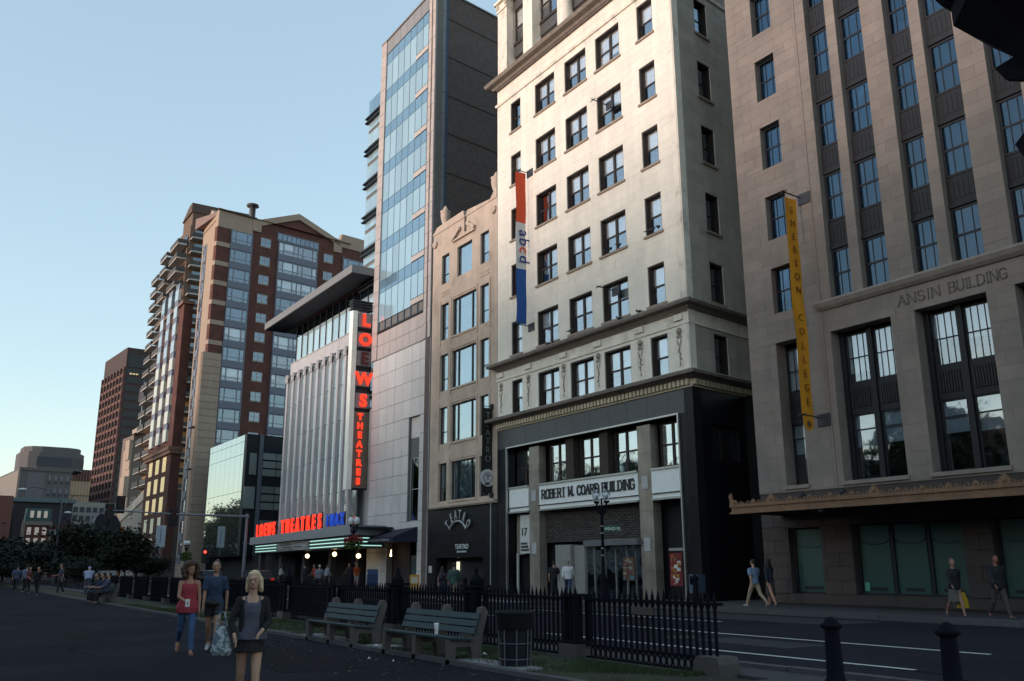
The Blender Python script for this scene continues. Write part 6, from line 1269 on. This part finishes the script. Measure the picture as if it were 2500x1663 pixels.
t = thing('backpack', 'small dark backpack worn by the girl crossing the road', 'backpack', wp(Pg, Pg['U'](-.17, 0, .3)), Pg['T'].rotation_euler.z); part('pack', skinmesh(MB().ell((0, 0, 0), (.09, .13, .19), 12, 8), M('pack_navy', (.02, .02, .04), .7), .02, 'pack'), None, t)
person('man in a pale blue T-shirt and khaki trousers striding left beside the ashlar building', (-24.3, 27.05, .13), A_(-1, .12), 1.76, True, dict(hipL=30, kneeL=6, hipR=-26, kneeR=24), ('T_shirt', 'pale_blue', (.14, .2, .32), .8, .022), ('trousers', 'khaki', (.27, .22, .16), 1.95, .012), ('short', (.03, .02, .015)), shoes=(.25, .25, .26), **far_kw)
person('long-haired woman in dark clothes half hidden behind the man in pale blue', (-23.95, 27.5, .13), A_(-1, .1), 1.72, False, dict(hipL=-20, hipR=24), ('jacket', 'dark_slate', (.02, .025, .045), 1.8, .02), ('skirt', 'dark_skirt', (.05, .045, .045), .45), ('long', (.015, .012, .012)), **far_kw)
Pw = person('older woman in a dark jacket and white top holding a yellow bag', (-15.75, 26.1, .13), A_(.9, -.5), 1.66, False, dict(hipL=22, hipR=-20, kneeR=20), ('jacket', 'black_coat', (.015, .016, .02), 1.8, .022, -.1), ('skirt', 'pale_skirt', (.10, .09, .085), .42), ('short', (.12, .07, .05)), skin=(.3, .16, .12), **far_kw)
t = thing('shopping_bag', 'bright yellow shopping bag carried by the older woman', 'bag', wp(Pw, Pw['wL']+Vector((.05, .03, -.05))), Pw['T'].rotation_euler.z); mb = MB(); loft(mb, [((0, 0, -.52), (.06, 0, 0), (0, .2, 0)), ((0, 0, -.3), (.06, 0, 0), (0, .17, 0)), ((0, 0, -.08), (.03, 0, 0), (0, .1, 0))], 12); part('bag_body', mb, M('yellow_plastic', (.50, .33, .02), .5, var=.15, sc=10), t); part('strap', MB().torus((0, 0, -.08), .08, .008, ax='x', n=12, k=4), MC['yellow_plastic'], t)
person('man in a dark jacket and grey trousers at the right beside the shop windows', (-14.55, 26.3, .13), A_(.9, -.5), 1.76, True, dict(), ('jacket', 'black_coat', (.015, .016, .02), 1.9, .03, -.08), ('trousers', 'grey_far', (.06, .055, .055), 1.95, .012), ('short', (.02, .015, .015)), skin=(.25, .1, .08), **far_kw)
person('man in a white cap and grey shirt near the cinema entrance', (-61.2, 24.2, 0), A_(-.8, .5), 1.8, True, dict(), ('shirt', 'grey_blue', (.14, .15, .19), .9, .03), ('shorts', 'dark_far', (.02, .02, .025), .8, .02), ('cap', (.5, .5, .5)), **far_kw)
person('man in an orange shirt beside the white stone pier', (-62.6, 27.6, .13), A_(1, -.1), 1.74, True, dict(hipL=10, hipR=-10), ('shirt', 'orange', (.40, .075, .025), .9, .03), ('shorts', 'white_far', (.3, .3, .3), .7, .02), ('short', (.03, .02, .015)), **far_kw)
crowdL = [((-66.5, 26.9, .13), 'person in a striped pale top in the cinema crowd', (.25, .27, .32), 1.7), ((-69.8, 27.2, .13), 'person in a red top in the cinema crowd', (.30, .03, .03), 1.68), ((-72.5, 27.4, .13), 'person in dark clothes farther along the cinema crowd', (.03, .03, .04), 1.75), ((-64.8, 28.0, .13), 'person with reddish face in dark clothes by the cinema doors', (.03, .025, .03), 1.76), ((-76, 26.6, .13), 'person in a pale grey top at the far end of the cinema crowd', (.3, .3, .3), 1.7),
 ((-72.9, 6.6, 0), 'man in a slate polo shirt standing at the far left of the path', (.06, .075, .13), 1.84), ((-74.9, 7.4, 0), 'person in a pale blue shirt behind the man in the polo shirt', (.13, .15, .22), 1.85), ((-70.5, 7.1, 0), 'person in a maroon top standing in the left crowd', (.12, .03, .04), 1.7), ((-64.3, 7.0, 0), 'woman in black in the left crowd with her arms raised', (.012, .012, .016), 1.7), ((-66.5, 8.6, 0), 'tall person in a dim grey top in the left crowd', (.06, .06, .08), 1.9)]
for i, (l_, lab, c, h) in enumerate(crowdL):
    person(lab, l_, rnd(0, 6.28), h, i % 3 != 1, dict(hipL=rnd(5, 22), hipR=rnd(-20, -4), shL=-15 if i != 8 else 95, elR=rnd(10, 60), elL=20), ('shirt', 'crowd%d' % i, c, .9 if i % 2 else 1.8, .025), ('trousers', 'dark_far', (.02, .02, .025), 1.95, .01), ('short' if i % 3 != 1 else 'long', (.03, .02, .016)), **far_kw)
person('bending person in a pale blue hooded top at the left of the path', (-60.5, 9.3, 0), A_(-1, .2), 1.86, True, dict(lean=38, shL=60, shR=55, hipL=4, hipR=-4, kneeL=6, kneeR=6), ('hooded_top', 'pale_hood', (.24, .27, .40), 1.9, .04), ('trousers', 'steel_blue', (.05, .06, .09), 1.95, .02), ('short', (.3, .33, .45)), **far_kw)
# people sitting on the far benches
bench('green slatted bench in the dark at the far left, crowded with sitters', -50.2, -47.2, 7.9)
for i, (x, c, lab) in enumerate(((-49.7, (.02, .02, .03), 'seated person in black nearest the end of the far left bench'), (-48.9, (.08, .03, .04), 'seated person with flushed face in the middle of the far left bench'), (-48.1, (.02, .03, .06), 'seated person in navy on the far left bench'), (-47.5, (.05, .06, .10), 'seated person in blue at the near end of the far left bench'))):
    person(lab, (x, 8.15, 0), -pi/2+rnd(-.3, .3), 1.72, i % 2 == 0, dict(hipL=82, kneeL=85, hipR=80, kneeR=80, shL=30, elL=50, shR=35, elR=40, lean=-6 if i % 2 else 8), ('shirt', 'sit%d' % i, c, 1.6, .02), ('trousers', 'dark_far', (.02, .02, .025), 1.95, .01), ('short', (.03, .02, .016)), **far_kw)
bpy.data.scenes.remove(TMP)
